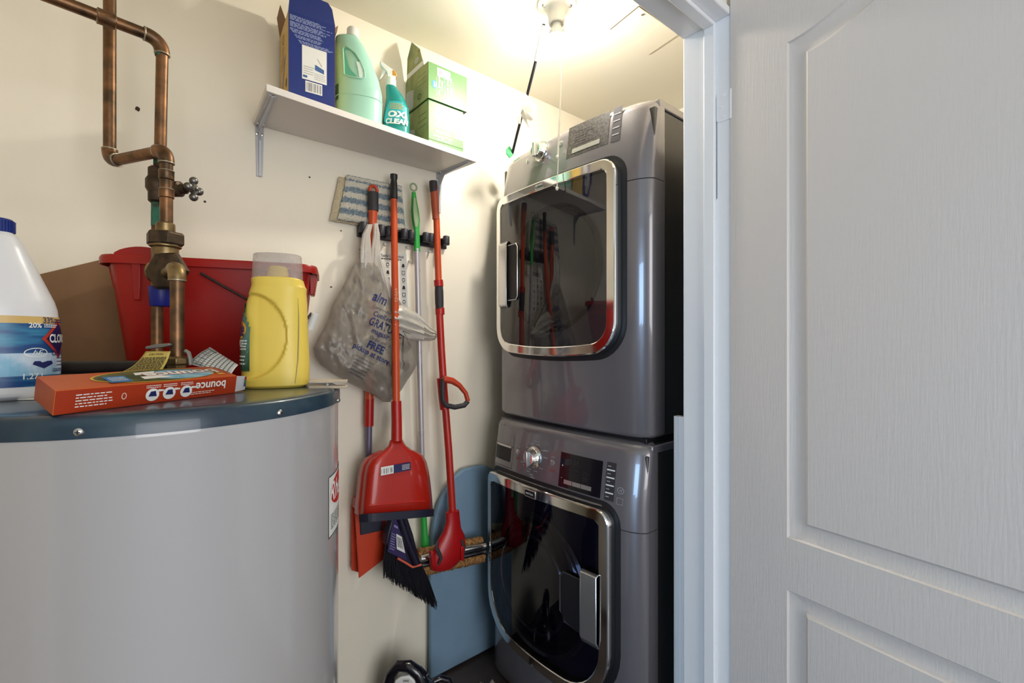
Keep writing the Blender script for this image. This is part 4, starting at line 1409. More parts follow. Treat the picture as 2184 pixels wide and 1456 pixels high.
# laundry-symbol sheet taped to the wall
pa, pb2, pc2, pd2 = [onY(x, y, YW - .0012) for x, y in ((798, 655), (872, 655), (868, 541), (800, 535))]
MB_ = MB().add([pa, pb2, pc2, pd2, *[p + V((0, .0006, 0)) for p in (pa, pb2, pc2, pd2)]], [(0, 1, 2, 3), (7, 6, 5, 4), (0, 4, 5, 1), (1, 5, 6, 2), (2, 6, 7, 3), (3, 7, 4, 0)])
po = tag(MB_.build('laundry_chart', M_paper, smooth=0), 'white printed textile care chart on the wall behind the hanging poles', 'poster')
pm = quadmap(pa, pb2, pc2, pd2, .0006)
g = MB().text('y Textile Care Symbols', pm, .50, .93, .075, bold=.01, wide=1.1).lines(pm, .15, .86, .85, .89, 1, .6, .1)
for j in range(6):
    for k in range(4):
        cu, cv = .14 + k * .24, .10 + j * .135
        if (j + k) % 3 == 0:
            g.annulus(pm, cu, cv, .05, .035, .014)
        elif (j + k) % 3 == 1:
            for a_, b_, c_, d_ in ((-.05, -.035, .05, -.025), (-.05, .025, .05, .035), (-.05, -.035, -.036, .035), (.036, -.035, .05, .035)):
                g.rect(pm, cu + a_, cv + b_, cu + c_, cv + d_)
        else:
            g.poly(pm, [(cu - .05, cv - .035), (cu + .05, cv - .035), (cu + .03, cv + .03), (cu - .02, cv + .03)])
        g.rect(pm, cu - .05, cv - .055, cu + .05, cv - .050)
g.build('printed_symbols', M_ink, po, smooth=0)

# ------------------------------------------------------------------ striped towel hung behind the poles
tl, tr_, br_, bl_ = onY(741, 372, 1.523), onY(858, 396, 1.523), onY(866, 492, 1.521), onY(722, 466, 1.519)
NU, NV = 110, 90
vs, fs = [], []
for j in range(NV + 1):
    for i in range(NU + 1):
        a, b_ = i / NU, j / NV
        p = bl_ * (1 - a) * (1 - b_) + br_ * a * (1 - b_) + tr_ * a * b_ + tl * (1 - a) * b_
        e = .0045 * math.sin(a * 5.0 + 1) * math.sin(b_ * 3) + random.uniform(-.0016, .0016)
        edge = min(a, 1 - a, b_, 1 - b_)
        p = p + V((random.uniform(-.001, .001), -e + .008 * max(0, 1 - edge * 14) ** 2, random.uniform(-.001, .001)))
        vs.append(p)
for j in range(NV):
    for i in range(NU):
        k = j * (NU + 1) + i
        fs.append((k, k + 1, k + NU + 2, k + NU + 1))
tw = thing('striped_towel', 'folded white terry cloth with blue grey stripes hung behind two poles', 'towel', tuple(bl_))
M_tw = mat('white_terry', rgb(226, 220, 204), .95, bump=1.0, bscale=500, sheen=.3)
M_tb = mat('blue_terry', rgb(112, 132, 146), .95, col2=rgb(150, 166, 174), vscale=160, bump=1.0, bscale=500, sheen=.3)
tf = MB().add(vs, fs).build('front_fold', M_tw, tw, smooth=60, solid=.004)
tf.data.materials.append(M_tb)
for idx, pg_ in enumerate(tf.data.polygons):
    j = idx // NU
    b_ = j / NV + random.uniform(-.018, .018)
    s = (b_ * 8.2 + .0) % 2
    pg_.material_index = 1 if (1.0 < s and b_ < .90) or b_ > .975 else 0
off = V((-.010, .012, -.006))
MB().add([p + off + V((-.012, 0, 0)) * (1 - (k % (NU + 1)) / NU) for k, p in enumerate(vs)][::1], fs).build('back_fold', mat('cream_terry', rgb(206, 192, 160), .95, bump=.8, bscale=400), tw, smooth=60)

# ------------------------------------------------------------------ the four hanging tools
def WY(x, y, Y):
    return onY(x, y, Y)


# 1: flat mop with an orange pole, half behind the bag
A = [WY(795, 470, 1.497), WY(793, 600, 1.503), WY(789, 760, 1.510), WY(787, 903, 1.515)]
flat = thing('flat_mop', 'orange flat mop with folded wings hanging leftmost with the grey bag on its handle', 'mop', tuple(WY(786, 1080, 1.51)))
MB().tube([WY(796, 412, 1.495), WY(795.5, 450, 1.4965)] + A, [.0145, .0150, .0132, .0135, .0138, .0138], 18).build('pole', M_orange, flat)
MB().tube([WY(796, 410, 1.495), WY(796, 450, 1.4965)], .0172, 20).build('grip', M_grip, flat, bevel=.001)
ho = WY(796.5, 402, 1.495)
hk = MB().tube([ho + V((.0125 * math.cos(t), 0, .0125 * math.sin(t) - .004)) for t in [-.9 + k * 4.9 / 16 for k in range(17)]], .0055, 10)
hk.tube([ho + V((-.012, 0, -.010)), ho + V((-.010, 0, -.022))], .006, 10).tube([ho + V((.010, 0, -.012)), ho + V((.010, 0, -.022))], .006, 10)
hk.build('hanging_hook', mat('orange_red_plastic', rgb(186, 58, 28), .35), flat)
MB().tube([WY(787, 895, 1.515), WY(786, 975, 1.513), WY(785, 1075, 1.508)], .0108, 16).build('grey_pole', mat('violet_grey_metal', rgb(104, 98, 120), .4, .3), flat)
MB().tube([WY(788, 850, 1.514), WY(787, 908, 1.515)], .0150, 18).build('collar', M_red, flat)
wing = lambda pts, Y: [WY(x, y, yy) for (x, y), yy in zip(pts, Y)]
MB().prism(wing(((757, 1083), (824, 1098), (822, 1190), (766, 1233)), (1.478, 1.478, 1.472, 1.470)), (0, .005, 0)).build('front_wing', mat('orange_wing', rgb(200, 62, 28), .45), flat, bevel=.0015)
MB().prism(wing(((750, 1078), (768, 1080), (770, 1222), (750, 1216)), (1.52, 1.516, 1.512, 1.516)), (0, .005, 0)).build('rear_wing', mat('orange_wing', rgb(200, 62, 28), .45), flat, bevel=.0015)
MB().prism(wing(((760, 1062), (800, 1066), (800, 1090), (758, 1086)), (1.49, 1.49, 1.488, 1.488)), (0, .03, 0)).build('hinge_block', M_red, flat, bevel=.003)
MB().prism(wing(((768, 1104), (817, 1106), (816, 1131), (770, 1141)), (1.470, 1.470, 1.468, 1.468)), (0, .006, 0)).build('dark_clip_plate', mat('navy_plastic', rgb(34, 34, 52), .45), flat, bevel=.0015)

# 2: long-handled dustpan, in front of the bag
B = [WY(840, 425, 1.490), WY(841, 520, 1.480), WY(843, 640, 1.455), WY(844, 760, 1.43), WY(845, 862, 1.41)]
dp = thing('dustpan', 'red orange long handled dustpan hanging in front of the grey bag', 'dustpan', tuple(WY(846, 1100, 1.39)))
MB().tube(B, [.0108, .0114, .0118, .0120, .0120], 18).build('pole', M_orange, dp)
MB().tube([WY(840, 372, 1.492), WY(840, 380, 1.492), WY(840, 384, 1.492), WY(840, 392, 1.4915), WY(840, 424, 1.490)], [.0125, .0125, .0100, .0118, .0128], 18).build('grip', M_black, dp, bevel=.001)
vil = MB()
pdir = (B[3] - B[1]).normalized()
vx = V((0, -1, 0)).cross(pdir).normalized()
vm = frame(WY(842, 630, 1.4555) - V((0, .0119, 0)), pdir, V((1, 0, 0)), .0)
vil.text('vileda', vm, 0, 0, .021, .0009, wide=1.0)
vil.build('pole_lettering', mat('worn_white_print', rgb(214, 150, 118), .6), dp, smooth=0)
sock = [WY(845, 855, 1.411), WY(846, 900, 1.405), WY(846, 940, 1.398)]
MB().tube(sock, [.0165, .0168, .0175], 20).build('socket', M_red, dp)
# the pan: a shallow scoop seen from its back
M_pan = mat('pan_red', rgb(176, 34, 20), .30, coat=.3)
rows = [(938, 833, 858, .000, .020), (950, 829, 864, -.002, .024), (960, 818, 876, -.003, .030), (968, 801, 892, -.004, .036), (976, 789, 902, -.005, .040), (990, 781, 909, -.006, .044), (1010, 777, 914, -.006, .046), (1040, 774, 918, -.005, .046), (1070, 771, 921, -.004, .046), (1094, 769, 922.5, -.003, .046)]
NP = 20
fr_, bk_ = [], []
Yp = lambda y: 1.395 - (y - 938) / 160 * .022
for y, x0, x1, bul, dep in rows:
    rr_ = []
    for i in range(NP + 1):
        s = i / NP
        x = x0 + (x1 - x0) * s
        edge = (1 - abs(2 * s - 1) ** 6)
        Yv = Yp(y) + dep * (1 - edge) * .6 + bul * edge
        # image rows drop a little towards the left, as the pan hangs level
        yy = y + (x - 846) * (-.075 if y > 960 else -.03)
        rr_.append(WY(x, yy, Yv))
    fr_.append(rr_)
mbp = MB().loft(fr_, False, False, closed=False)
pan = mbp.build('pan', M_pan, dp, smooth=50, solid=.003)
for side in (0, -1):
    strip = MB()
    vs, fs = [], []
    for k, (y, x0, x1, bul, dep) in enumerate(rows[2:]):
        p = fr_[k + 2][side]
        vs += [p, p + V((0, dep, -.004))]
        if k:
            fs.append((2 * k - 2, 2 * k - 1, 2 * k + 1, 2 * k))
    MB().add(vs, fs).build('side_wall', M_pan, dp, smooth=50, solid=.003)
ribl = MB().tube([fr_[8][i] + V((0, -.0015, -.004)) for i in range(2, NP - 1)], .0028, 8).build('pan_ridge', M_pan, dp)
lip = [p for p in fr_[-1]]
MB().loft([[p + V((0, a, b_)) for p in [lip[0] + V((-.002, 0, 0))] + lip[1:-1] + [lip[-1] + V((.002, 0, 0))]] for a, b_ in ((-.004, .006), (-.005, -.018), (.004, -.020), (.005, .004))] , False, False, closed=False).build('rubber_lip', mat('navy_plastic', rgb(34, 34, 52), .45), dp, smooth=0, solid=.002)
sm_ = frame(WY(812, 1014, Yp(1010) - .0095), V((1, 0, 0)), UP, .0006)
wst = (WY(875, 1012, Yp(1010) - .008) - WY(812, 1014, Yp(1010) - .008)).length
MB().rect(sm_, 0, 0, wst * .42, .026).build('barcode_field', M_wink, pan, smooth=0)
MB().bars(sm_, wst * .02, .004, wst * .40, .020, 16, .0005).build('barcode', M_bar, pan, smooth=0)
MB().rect(sm_, wst * .42, 0, wst, .026).build('navy_sticker', mat('sticker_navy', rgb(40, 38, 88), .4), pan, smooth=0)
MB().lines(sm_, wst * .70, .004, wst * .98, .022, 4, .4, .2, .0005).build('white_print', M_wink, pan, smooth=0)

# 3: broom with a black angled head, its pole just behind the dustpan's
bro = thing('angle_broom', 'black bristled angle broom hanging behind the dustpan', 'broom', tuple(WY(870, 1290, 1.44)))
MB().tube([WY(843, 1110, 1.432), WY(846, 960, 1.446), WY(847, 880, 1.462)], .0095, 14).build('pole', M_black, bro)
M_nvy = mat('navy_black_plastic', rgb(26, 24, 44), .38)
cap_pts = ((838, 1098), (868, 1098), (882, 1140), (897, 1200), (893, 1207), (872, 1206), (845, 1186), (822, 1160), (826, 1140))
MB().prism([WY(x, y, 1.405) for x, y in cap_pts], (0, .034, 0)).build('broom_head', M_nvy, bro, bevel=.006, seg=3)
MB().tube([WY(852, 1100, 1.402), WY(868, 1150, 1.400), WY(888, 1200, 1.400)], [.012, .013, .013], 14).build('head_spine', M_nvy, bro)
MB().tube([WY(848, 1190, 1.398), WY(862, 1198, 1.396), WY(880, 1209, 1.395), (WY(898, 1204, 1.398))], .0035, 8).build('orange_trim', mat('coral_trim', rgb(214, 100, 74), .5), bro)
lf = quadmap(WY(826, 1176, 1.4035), WY(868, 1196, 1.4035), WY(850, 1112, 1.4035), WY(838, 1104, 1.4035), .001)
MB().rect(lf, 0, 0, 1, 1).build('purple_sticker', mat('sticker_purple', rgb(48, 36, 84), .4), bro, smooth=0)
MB().rect(lf, .48, .20, .98, .62, .0005).build('barcode_field', M_wink, bro, smooth=0)
g = MB().bars(lf, .54, .28, .92, .56, 12, .001)
g.build('barcode', M_bar, bro, smooth=0)
g = MB().lines(lf, .08, .1, .42, .6, 7, .4, .3, .0006).rect(lf, .25, .78, .7, .84, .0006)
g.build('white_print', mat('mauve_print', rgb(150, 140, 190), .5), bro, smooth=0)
bs = MB()
top_a, top_b = (822, 1168), (897, 1204)
bot_a, bot_b = (819, 1228), (931, 1296)
for k in range(420):
    s = random.random()
    y_off = random.uniform(-.012, .012)
    a = WY(top_a[0] + (top_b[0] - top_a[0]) * s, top_a[1] + (top_b[1] - top_a[1]) * s - 6 + (6 if .2 < s < .8 else 0), 1.420 + y_off * .6)
    e = s + random.uniform(-.07, .07)
    e = max(-.01, min(1.01, e))
    rag = random.uniform(-13, 5) if random.random() > .12 else random.uniform(-20, 10)
    b_ = WY(bot_a[0] + (bot_b[0] - bot_a[0]) * e, bot_a[1] + (bot_b[1] - bot_a[1]) * e + rag, 1.420 + y_off * 1.6)
    mid = (a + b_) / 2 + V((random.uniform(-.004, .004), 0, 0))
    bs.tube([a, mid, b_], [.0016, .0016, .0009], 4)
o = bs.build('bristles', mat('black_bristle', rgb(16, 15, 26), .6), bro, smooth=0)
o['kind'] = 'stuff'

# 4: green-handled duster on a white pole
grn = thing('green_duster', 'thin mop with green ring handle and pale grey pole hanging third from left', 'mop', tuple(WY(906, 1178, 1.50)))
M_grn = mat('green_plastic', rgb(44, 160, 66), .38)
M_gpl = mat('pale_green_insert', rgb(146, 170, 130), .5)
M_sil = mat('pale_grey_pole', rgb(186, 182, 186), .35, .35)
rc = WY(882, 399, 1.505)
MB().tube([rc + V((.0125 * math.cos(t), 0, .0125 * math.sin(t))) for t in [k * PI / 12 for k in range(24)]], .0032, 8, closed=True).build('ring', M_gpl, grn)
MB().tube([WY(882.5, 410, 1.505), WY(883, 425, 1.505), WY(885, 450, 1.504), WY(887, 470, 1.503), WY(888, 485, 1.502), WY(889, 500, 1.502), WY(889.5, 536, 1.501)], [.0075, .0100, .0148, .0150, .0120, .0100, .0120], 18, flat=.8).build('handle', M_grn, grn)
MB().tube([WY(884, 422, 1.494), WY(886, 450, 1.490), WY(888, 470, 1.4895), WY(888, 484, 1.493)], [.004, .0095, .0105, .005], 14, flat=.35, up=(1, 0, 0)).build('soft_insert', M_gpl, grn)
MB().tube([WY(889, 530, 1.501), WY(893, 700, 1.505), WY(903, 1105, 1.507)], .0098, 16).build('pole', M_sil, grn)
for y, x in ((577, 890.4), (748, 894.2), (920, 898.5)):
    MB().tube([WY(x, y - 2, 1.503), WY(x, y + 2, 1.503)], .0103, 16).build('pole_joint', M_sil, grn)
MB().tube([WY(902.5, 1092, 1.507), WY(905, 1140, 1.505), WY(906, 1150, 1.505), WY(907, 1172, 1.504)], [.0118, .0125, .016, .0165], 16).build('green_socket', M_grn, grn)
MB().prism([WY(x, y, 1.496) for x, y in ((888, 1184), (985, 1132), (990, 1140), (980, 1152), (930, 1190), (900, 1196))], (0, .008, 0)).build('cloth_pad', mat('pale_green_cloth', rgb(186, 200, 160), .9, bump=.5), grn, bevel=.003)

# 5: sponge roller mop
spm = thing('sponge_mop', 'red sponge roller mop with chrome rollers hanging rightmost', 'mop', tuple(WY(955, 1215, 1.43)))
D = [WY(931, 466, 1.492), WY(934, 560, 1.49), WY(937, 660, 1.487), WY(941, 740, 1.482), WY(946, 820, 1.475), WY(957, 960, 1.462), WY(965, 1092, 1.448)]
MB().tube(D[:3], [.0118, .0122, .0124], 18).build('upper_pole', M_orange, spm)
MB().tube(D[2:], .0134, 18).build('lower_pole', mat('red_pole', rgb(176, 36, 26), .32), spm)
MB().tube([WY(926, 405, 1.494), WY(927.5, 430, 1.4935), WY(930, 468, 1.492)], [.0150, .0145, .0130], 18).build('grip', mat('rust_grip', rgb(168, 74, 44), .5), spm)
MB().tube([WY(924, 386, 1.494), WY(924.3, 392, 1.494), WY(926, 410, 1.494)], [.0145, .0155, .0152], 18).build('grip_end', M_grip, spm, bevel=.002)
MB().lathe([(.006, 0), (.0065, .001), (.001, .0012)], WY(930, 398, 1.4785), (.25, -1, 0), n=14).build('hang_hole', mat('hole_brown', rgb(74, 30, 26), .6), spm)
for a_, b_ in (((935, 597), (936, 611)), ((938, 656), (938.5, 671))):
    MB().tube([WY(*a_, 1.489), WY(*b_, 1.488)], .0168, 20).build('red_collar', M_red, spm, bevel=.001)
MB().tube([WY(936, 610, 1.488), WY(936.4, 622, 1.488), WY(937, 645, 1.487), WY(937.6, 658, 1.487)], [.0148, .0160, .0158, .0145], 18).build('soft_grip', M_grip, spm)
hp_ = [(945, 808), (965, 812), (980, 822), (993, 838), (998, 855), (990, 864), (970, 868), (951, 864), (944, 850), (944, 832)]
loop = [WY(x, y, 1.448 - (x - 945) / 53 * .020) for x, y in hp_]
MB().tube(loop[:5], [.013, .012, .0095, .0085, .0085], 12).build('pull_handle', mat('orange_red_plastic', rgb(186, 58, 28), .35), spm)
MB().tube(loop[4:] + [loop[0]], [.0085, .0095, .0095, .0095, .0090, .0085, .009], 12).build('handle_grip', M_grip, spm)
MB().tube([WY(941, 806, 1.475), WY(944, 840, 1.472), WY(948, 872, 1.47)], .0165, 16).build('slider', M_red, spm)
# red head, wider towards the sponge
hd_rows = [(1090, 952, 978, .015), (1110, 952, 980, .016), (1130, 946, 982, .020), (1150, 932, 990, .024), (1170, 922, 992, .028), (1190, 918, 990, .028), (1205, 922, 978, .024), (1210, 930, 970, .02)]
rings = []
for y, x0, x1, d in hd_rows:
    c = WY((x0 + x1) / 2, y, 1.438)
    r = (WY(x1, y, 1.438) - WY(x0, y, 1.438)).length / 2
    rings.append([c + V((r * math.cos(a), d * math.sin(a), 0)) for a in [2 * PI * k / 24 for k in range(24)]])
MB().loft(rings).build('mop_head', mat('head_red', rgb(168, 20, 24), .32), spm, smooth=60)
MB().tube([WY(934, 1152, 1.411), WY(931, 1168, 1.408), WY(937, 1180, 1.408), WY(941, 1190, 1.408), WY(936, 1204, 1.410)], [.004, .007, .007, .006, .004], 10, flat=.5).build('grey_inlay', M_grip, spm)
MB().tube([WY(984, 1150, 1.414), WY(990, 1166, 1.412), WY(988, 1184, 1.412)], [.004, .007, .004], 10, flat=.5).build('grey_inlay', M_grip, spm)
M_spg = mat('tan_sponge', rgb(168, 124, 74), .95, col2=rgb(110, 76, 42), vscale=120, bump=1.0, bscale=180)
ra_, rb2 = WY(893, 1196, 1.470), WY(1030, 1167, 1.432)
rz = (ra_.z + rb2.z) / 2
def sponge(a, b, r, nm, dz):
    N = 46
    pts, rs = [], []
    for k in range(N + 1):
        pts.append(a + (b - a) * k / N + V((0, 0, dz)))
        rs.append(r)
    mb = MB().tube(pts, rs, 16)
    mb.v = [p + V((random.uniform(-1, 1), random.uniform(-1, 1), random.uniform(-1, 1))) * .0022 for p in mb.v]
    return mb.build(nm, M_spg, spm, smooth=60)
sponge(ra_ + V((0, 0, -.012)), rb2 + V((0, 0, -.012)), .021, 'sponge', -.022)
sponge(ra_ + V((0, .008, .020)), rb2 + V((0, .008, .020)), .015, 'sponge', .004)
M_rol = mat('bright_chrome', (.8, .8, .8, 1), .12, 1.0)
MB().tube([ra_ + V((0, -.012, .012)), rb2 + V((0, -.012, .012))], .013, 20).build('roller', M_rol, spm)
MB().tube([ra_ + V((0, -.016, -.010)), rb2 + V((0, -.016, -.010))], .0085, 16).build('lower_roller', mat('dark_chrome', (.12, .12, .14, 1), .2, 1.0), spm)
MB().prism([WY(x, y, 1.407) for x, y in ((920, 1178), (926, 1176), (930, 1208), (922, 1208))], (0, .02, 0)).build('roller_bracket', mat('head_red', rgb(168, 20, 24)), spm, bevel=.002)
MB().prism([WY(x, y, 1.405) for x, y in ((984, 1166), (991, 1166), (990, 1196), (984, 1196))], (0, .02, 0)).build('roller_bracket', mat('head_red', rgb(168, 20, 24)), spm, bevel=.002)

# ------------------------------------------------------------------ grey carrier bag hung on the flat mop's handle
BR = [(560, 757, 812), (590, 742, 822), (620, 726, 838), (650, 708, 858), (680, 700, 884), (700, 690, 892), (720, 678, 893), (742, 668, 893), (760, 672, 892), (778, 684, 889), (795, 706, 880), (812, 736, 868), (832, 776, 856), (848, 806, 842), (857, 816, 832)]
bag = thing('carrier_bag', 'translucent grey plastic carrier bag with blue print hanging from the flat mop handle', 'bag', tuple(WY(795, 480, 1.47)))
M_bag = film('grey_bag_film', rgb(158, 150, 138), .42, .28, bump=1.0, bscale=42)
M_bagin = mat('bundled_bag_contents', rgb(112, 102, 92), .6, col2=rgb(70, 62, 66), vscale=14, bump=.6, bscale=30)


def bag_pt(x, y, back=False, e=0.0):
    x0 = interp([(r[0], r[1]) for r in BR], y)
    x1 = interp([(r[0], r[2]) for r in BR], y)
    s = min(1, max(0, (x - x0) / (x1 - x0)))
    k = max(0, 4 * s * (1 - s)) ** .55
    full = interp([(560, .010), (640, .030), (720, .052), (790, .056), (840, .03), (857, .008)], y)
    p = WY(x, y, 1.5)
    wr = noise.noise(V((p.x * 14, p.z * 9, 0))) * .013 + noise.noise(V((p.x * 38, p.z * 26, 3))) * .0075 + noise.noise(V((p.x * 90 + p.z * 40, p.z * 50, 7))) * .0034
    Y = (1.478 - full * k + wr * min(1, k * 1.2)) if not back else (1.482 + .030 * k)
    if not back and x > 826:                    # pressed flat behind the dustpan's pole
        lim = interp([(560, 1.484), (640, 1.470), (760, 1.448), (857, 1.428)], y)
        Y = max(Y, lim - .0 if abs(x - 844) < 16 else lim - .012)
    return WY(x, y, Y - e)


def bag_side(back):
    NR, NC = 70, 56
    vs, fs = [], []
    for j in range(NR + 1):
        y = 560 + (857 - 560) * j / NR
        x0 = interp([(r[0], r[1]) for r in BR], y)
        x1 = interp([(r[0], r[2]) for r in BR], y)
        for i in range(NC + 1):
            vs.append(bag_pt(x0 + (x1 - x0) * i / NC, y, back))
    for j in range(NR):
        for i in range(NC):
            k = j * (NC + 1) + i
            fs.append((k, k + 1, k + NC + 2, k + NC + 1))
    return MB().add(vs, fs)


bf = bag_side(False).build('bag_front', M_bag, bag, smooth=80)
bag_side(True).build('bag_back', M_bag, bag, smooth=80)
# crumpled bags stuffed inside
lump = MB()
for (x, y, r, yy) in ((735, 700, .030, 1.466), (790, 720, .040, 1.464), (770, 775, .040, 1.464), (720, 745, .032, 1.468), (820, 790, .032, 1.468), (862, 740, .022, 1.476), (862, 780, .020, 1.476), (815, 825, .026, 1.468), (770, 660, .032, 1.468)):
    lump.ball(WY(x, y, yy), r, 14, (1.0, .62, .9))
lump.v = [p + V((1, .5, 1)) * (noise.noise(p * 40) * .010) + V((0, 0, noise.noise(p * 90) * .005)) for p in lump.v]
lump.build('stuffed_bags', M_bagin, bag, smooth=80)
# the stretched loops round the pole
def strap(pts, w0, w1, nm):
    vs, fs = [], []
    N = 26
    for k in range(N + 1):
        t = k / N
        x, y, Y = interp(list(zip([i / (len(pts) - 1) for i in range(len(pts))], pts)), t)
        w = interp([(0, w0), (.5, (w0 + w1) / 2), (1, w1)], t)
        for i in range(9):
            s = i / 8 - .5
            vs.append(WY(x + s * w, y, Y + .0016 * math.sin(i * 1.9 + k * .25) - .006 * (1 - 4 * s * s)))
        if k:
            for i in range(8):
                a = (k - 1) * 9 + i
                fs.append((a, a + 1, a + 10, a + 9))
    return MB().add(vs, fs).build(nm, M_bag2, bag, smooth=80)
M_bag2 = film('grey_bag_strap', rgb(196, 190, 180), .16, .25, bump=.9, bscale=60)
strap([(789, 478, 1.474), (781, 500, 1.470), (780, 530, 1.468), (784, 580, 1.468), (790, 640, 1.482)], 12, 34, 'strap')
strap([(801, 476, 1.474), (803, 500, 1.470), (801, 530, 1.468), (803, 580, 1.470), (808, 640, 1.482)], 10, 28, 'strap')
strap([(795, 482, 1.512), (788, 505, 1.516), (792, 560, 1.512)], 16, 40, 'strap')
strap([(806, 545, 1.470), (818, 585, 1.470), (832, 630, 1.476), (850, 680, 1.486)], 10, 24, 'strap')
# the loose second handle swung out to the right
vs, fs = [], []
hand = [(842, 652, 705), (858, 650, 714), (872, 658, 722), (890, 668, 726), (905, 682, 727), (918, 696, 727), (928, 704, 724), (932, 710, 718)]
for k, (x, y0, y1) in enumerate(hand):
    for i in range(13):
        s = i / 12
        y = y0 + (y1 - y0) * s
        p = WY(x, y, 1.450 - .014 * math.sin(PI * s) + .006 * math.sin(i * 1.9 + k * .8) + .003 * math.sin(i * 4.1 - k))
        vs.append(p)
    if k:
        for i in range(12):
            a = (k - 1) * 13 + i
            fs.append((a, a + 1, a + 14, a + 13))
MB().add(vs, fs).build('loose_handle', M_bag2, bag, smooth=80)


def bag_map(u, v, e=0.0):                       # picture-like coordinates on the bag's skin
    return bag_pt(u, v, False, .0022 + e)


def bag_text(mb, txt, x, y, size, deg, **k):
    a = math.radians(deg)
    mb.text(txt, lambda u, v, e=0.0: bag_map(x + u * math.cos(a) + v * math.sin(a), y + u * math.sin(a) - v * math.cos(a), e), 0, 0, size, **k)


M_bpb, M_bpg = mat('bag_print_blue', rgb(18, 34, 92), .6), mat('bag_print_grey', rgb(66, 66, 80), .6)
for tx, x, y, sz, dg, kw in (('alm', 797, 630, 29, 26, dict(bold=.02, wide=.78)), ('Cueillette', 797, 667, 15, 24, dict(bold=.015, wide=.86)), ('GRATUITE', 788, 683, 25, 25, dict(bold=.012, wide=.66)),
                             ('magasin.', 793, 703, 16, 25, dict(bold=.015, wide=.84)), ('FREE', 784, 733, 23, 25, dict(bold=.025, wide=.80)), ('pickup at store.', 754, 735, 16.5, 27, dict(bold=.02, wide=.86))):
    t = MB()
    bag_text(t, tx, x, y, sz, dg, align='LEFT', **kw)
    one(t, 'blue_lettering', M_bpb, bf)
for tx, x, y, sz in (('Commandez', 796, 652, 10), ('Order online.', 789, 718, 11.5)):
    t = MB()
    bag_text(t, tx, x, y, sz, 25, align='LEFT', wide=.8)
    one(t, 'grey_lettering', M_bpg, bf)
t = MB()
for k in range(6):
    bag_text(t, 'pickup locations and items vary'[:24 - k], 760 - k * 3, 757 + k * 7, 5.5, 28, align='LEFT', wide=.8)
one(t, 'grey_print', M_bpg, bf)

# ------------------------------------------------------------------ ironing board in the corner, floor clutter
ib = [(919, 1500), (919, 1240), (921, 1160), (927, 1110), (937, 1076), (952, 1044), (970, 1018), (990, 1001), (1012, 995)]
pts = [WY(x, y, 1.508) for x, y in ib]
pts[0].z = .012
cxn = pts[-1].x
pts = pts + [V((2 * cxn - p.x, p.y, p.z)) for p in reversed(pts[:-1])]
ibt = thing('ironing_board', 'pale blue covered ironing board standing on end in the corner behind the sponge mop', 'ironing board', (cxn, 1.515, 0.0))
MB().prism(pts, (0, .022, 0)).build('padded_cover', mat('pale_blue_cover', rgb(122, 152, 178), .75, var=.06, bump=.15, bscale=200), ibt, bevel=.006, seg=3)
MB().box((cxn - .16, 1.512, 0), (cxn - .13, 1.526, .02)).box((cxn + .13, 1.512, 0), (cxn + .16, 1.526, .02)).build('end_feet', M_black, ibt)

vacc = atD(878, 1500, 1.53)
vac = thing('handheld_vacuum', 'small black and white appliance with a glossy black loop handle on the floor', 'appliance', (vacc.x, vacc.y, 0))
M_gloss = mat('gloss_black', rgb(18, 17, 26), .14, coat=.5)
hp2 = [(822, 1500), (826, 1462), (834, 1436), (850, 1419), (872, 1420), (890, 1434), (902, 1456), (908, 1500)]
MB().tube([atD(x, y, 1.52) for x, y in hp2], [.018, .017, .017, .017, .019, .020, .020, .020], 16).build('loop_handle', M_gloss, vac)
MB().tube([atD(892, 1425, 1.535), atD(905, 1442, 1.53)], [.012, .014], 14).build('knob', M_gloss, vac, bevel=.002)
prof_ = [(.0, .0), (.10, .0), (.115, .02), (.115, .06), (.10, .105), (.07, .130), (.03, .138), (.001, .14)]
vb_ = MB().lathe(prof_, (vacc.x, vacc.y, 0.0005), n=40, sx=1.0, sy=.62, ref=RT, cap=False).build('body', M_gloss, vac)
pt_ = [(x, y) for x, y in ((838, 1470), (842, 1452), (855, 1444), (872, 1441), (884, 1452), (888, 1470))]
MB().prism([atD(x, y, 1.50) for x, y in pt_], V((CT, ST, 0)) * .05).build('white_panel', M_white, vac, bevel=.004)
MB().text('2000', frame(atD(866, 1452, 1.4975), RT, UP), 0, 0, .010).build('printed_label', M_ink, vac, smooth=0)
MB().tube([atD(918, 1470, 1.55), atD(926, 1452, 1.56), atD(940, 1446, 1.57), atD(956, 1450, 1.58), atD(966, 1475, 1.58), atD(970, 1530, 1.58)], .010, 12).build('hose', M_gloss, vac)

crm = MB()
N = 30
cpt = V((.955, 1.27, 0))
vs, fs = [], []
for i in range(N + 1):
    for k in range(N):
        th_, ph = PI / 2 * i / N, 2 * PI * k / N
        d = V((math.cos(ph) * math.sin(th_), math.sin(ph) * math.sin(th_), math.cos(th_)))
        r = 1 + .35 * noise.noise(d * 3.1) + .22 * noise.noise(d * 8)
        vs.append(V((cpt.x, cpt.y, .001)) + V((d.x * .052 * r, d.y * .085 * r, max(0, d.z * .070 * r))))
for i in range(N):
    for k in range(N):
        fs.append((i * N + k, i * N + (k + 1) % N, (i + 1) * N + (k + 1) % N, (i + 1) * N + k))
tag(MB().add(vs, fs).build('crumpled_bag', mat('crumpled_grey', rgb(150, 142, 138), .6, bump=.6, bscale=60), smooth=60, loc=(cpt.x, cpt.y, 0)), 'crumpled grey plastic bag lying on the floor before the washer', 'bag')


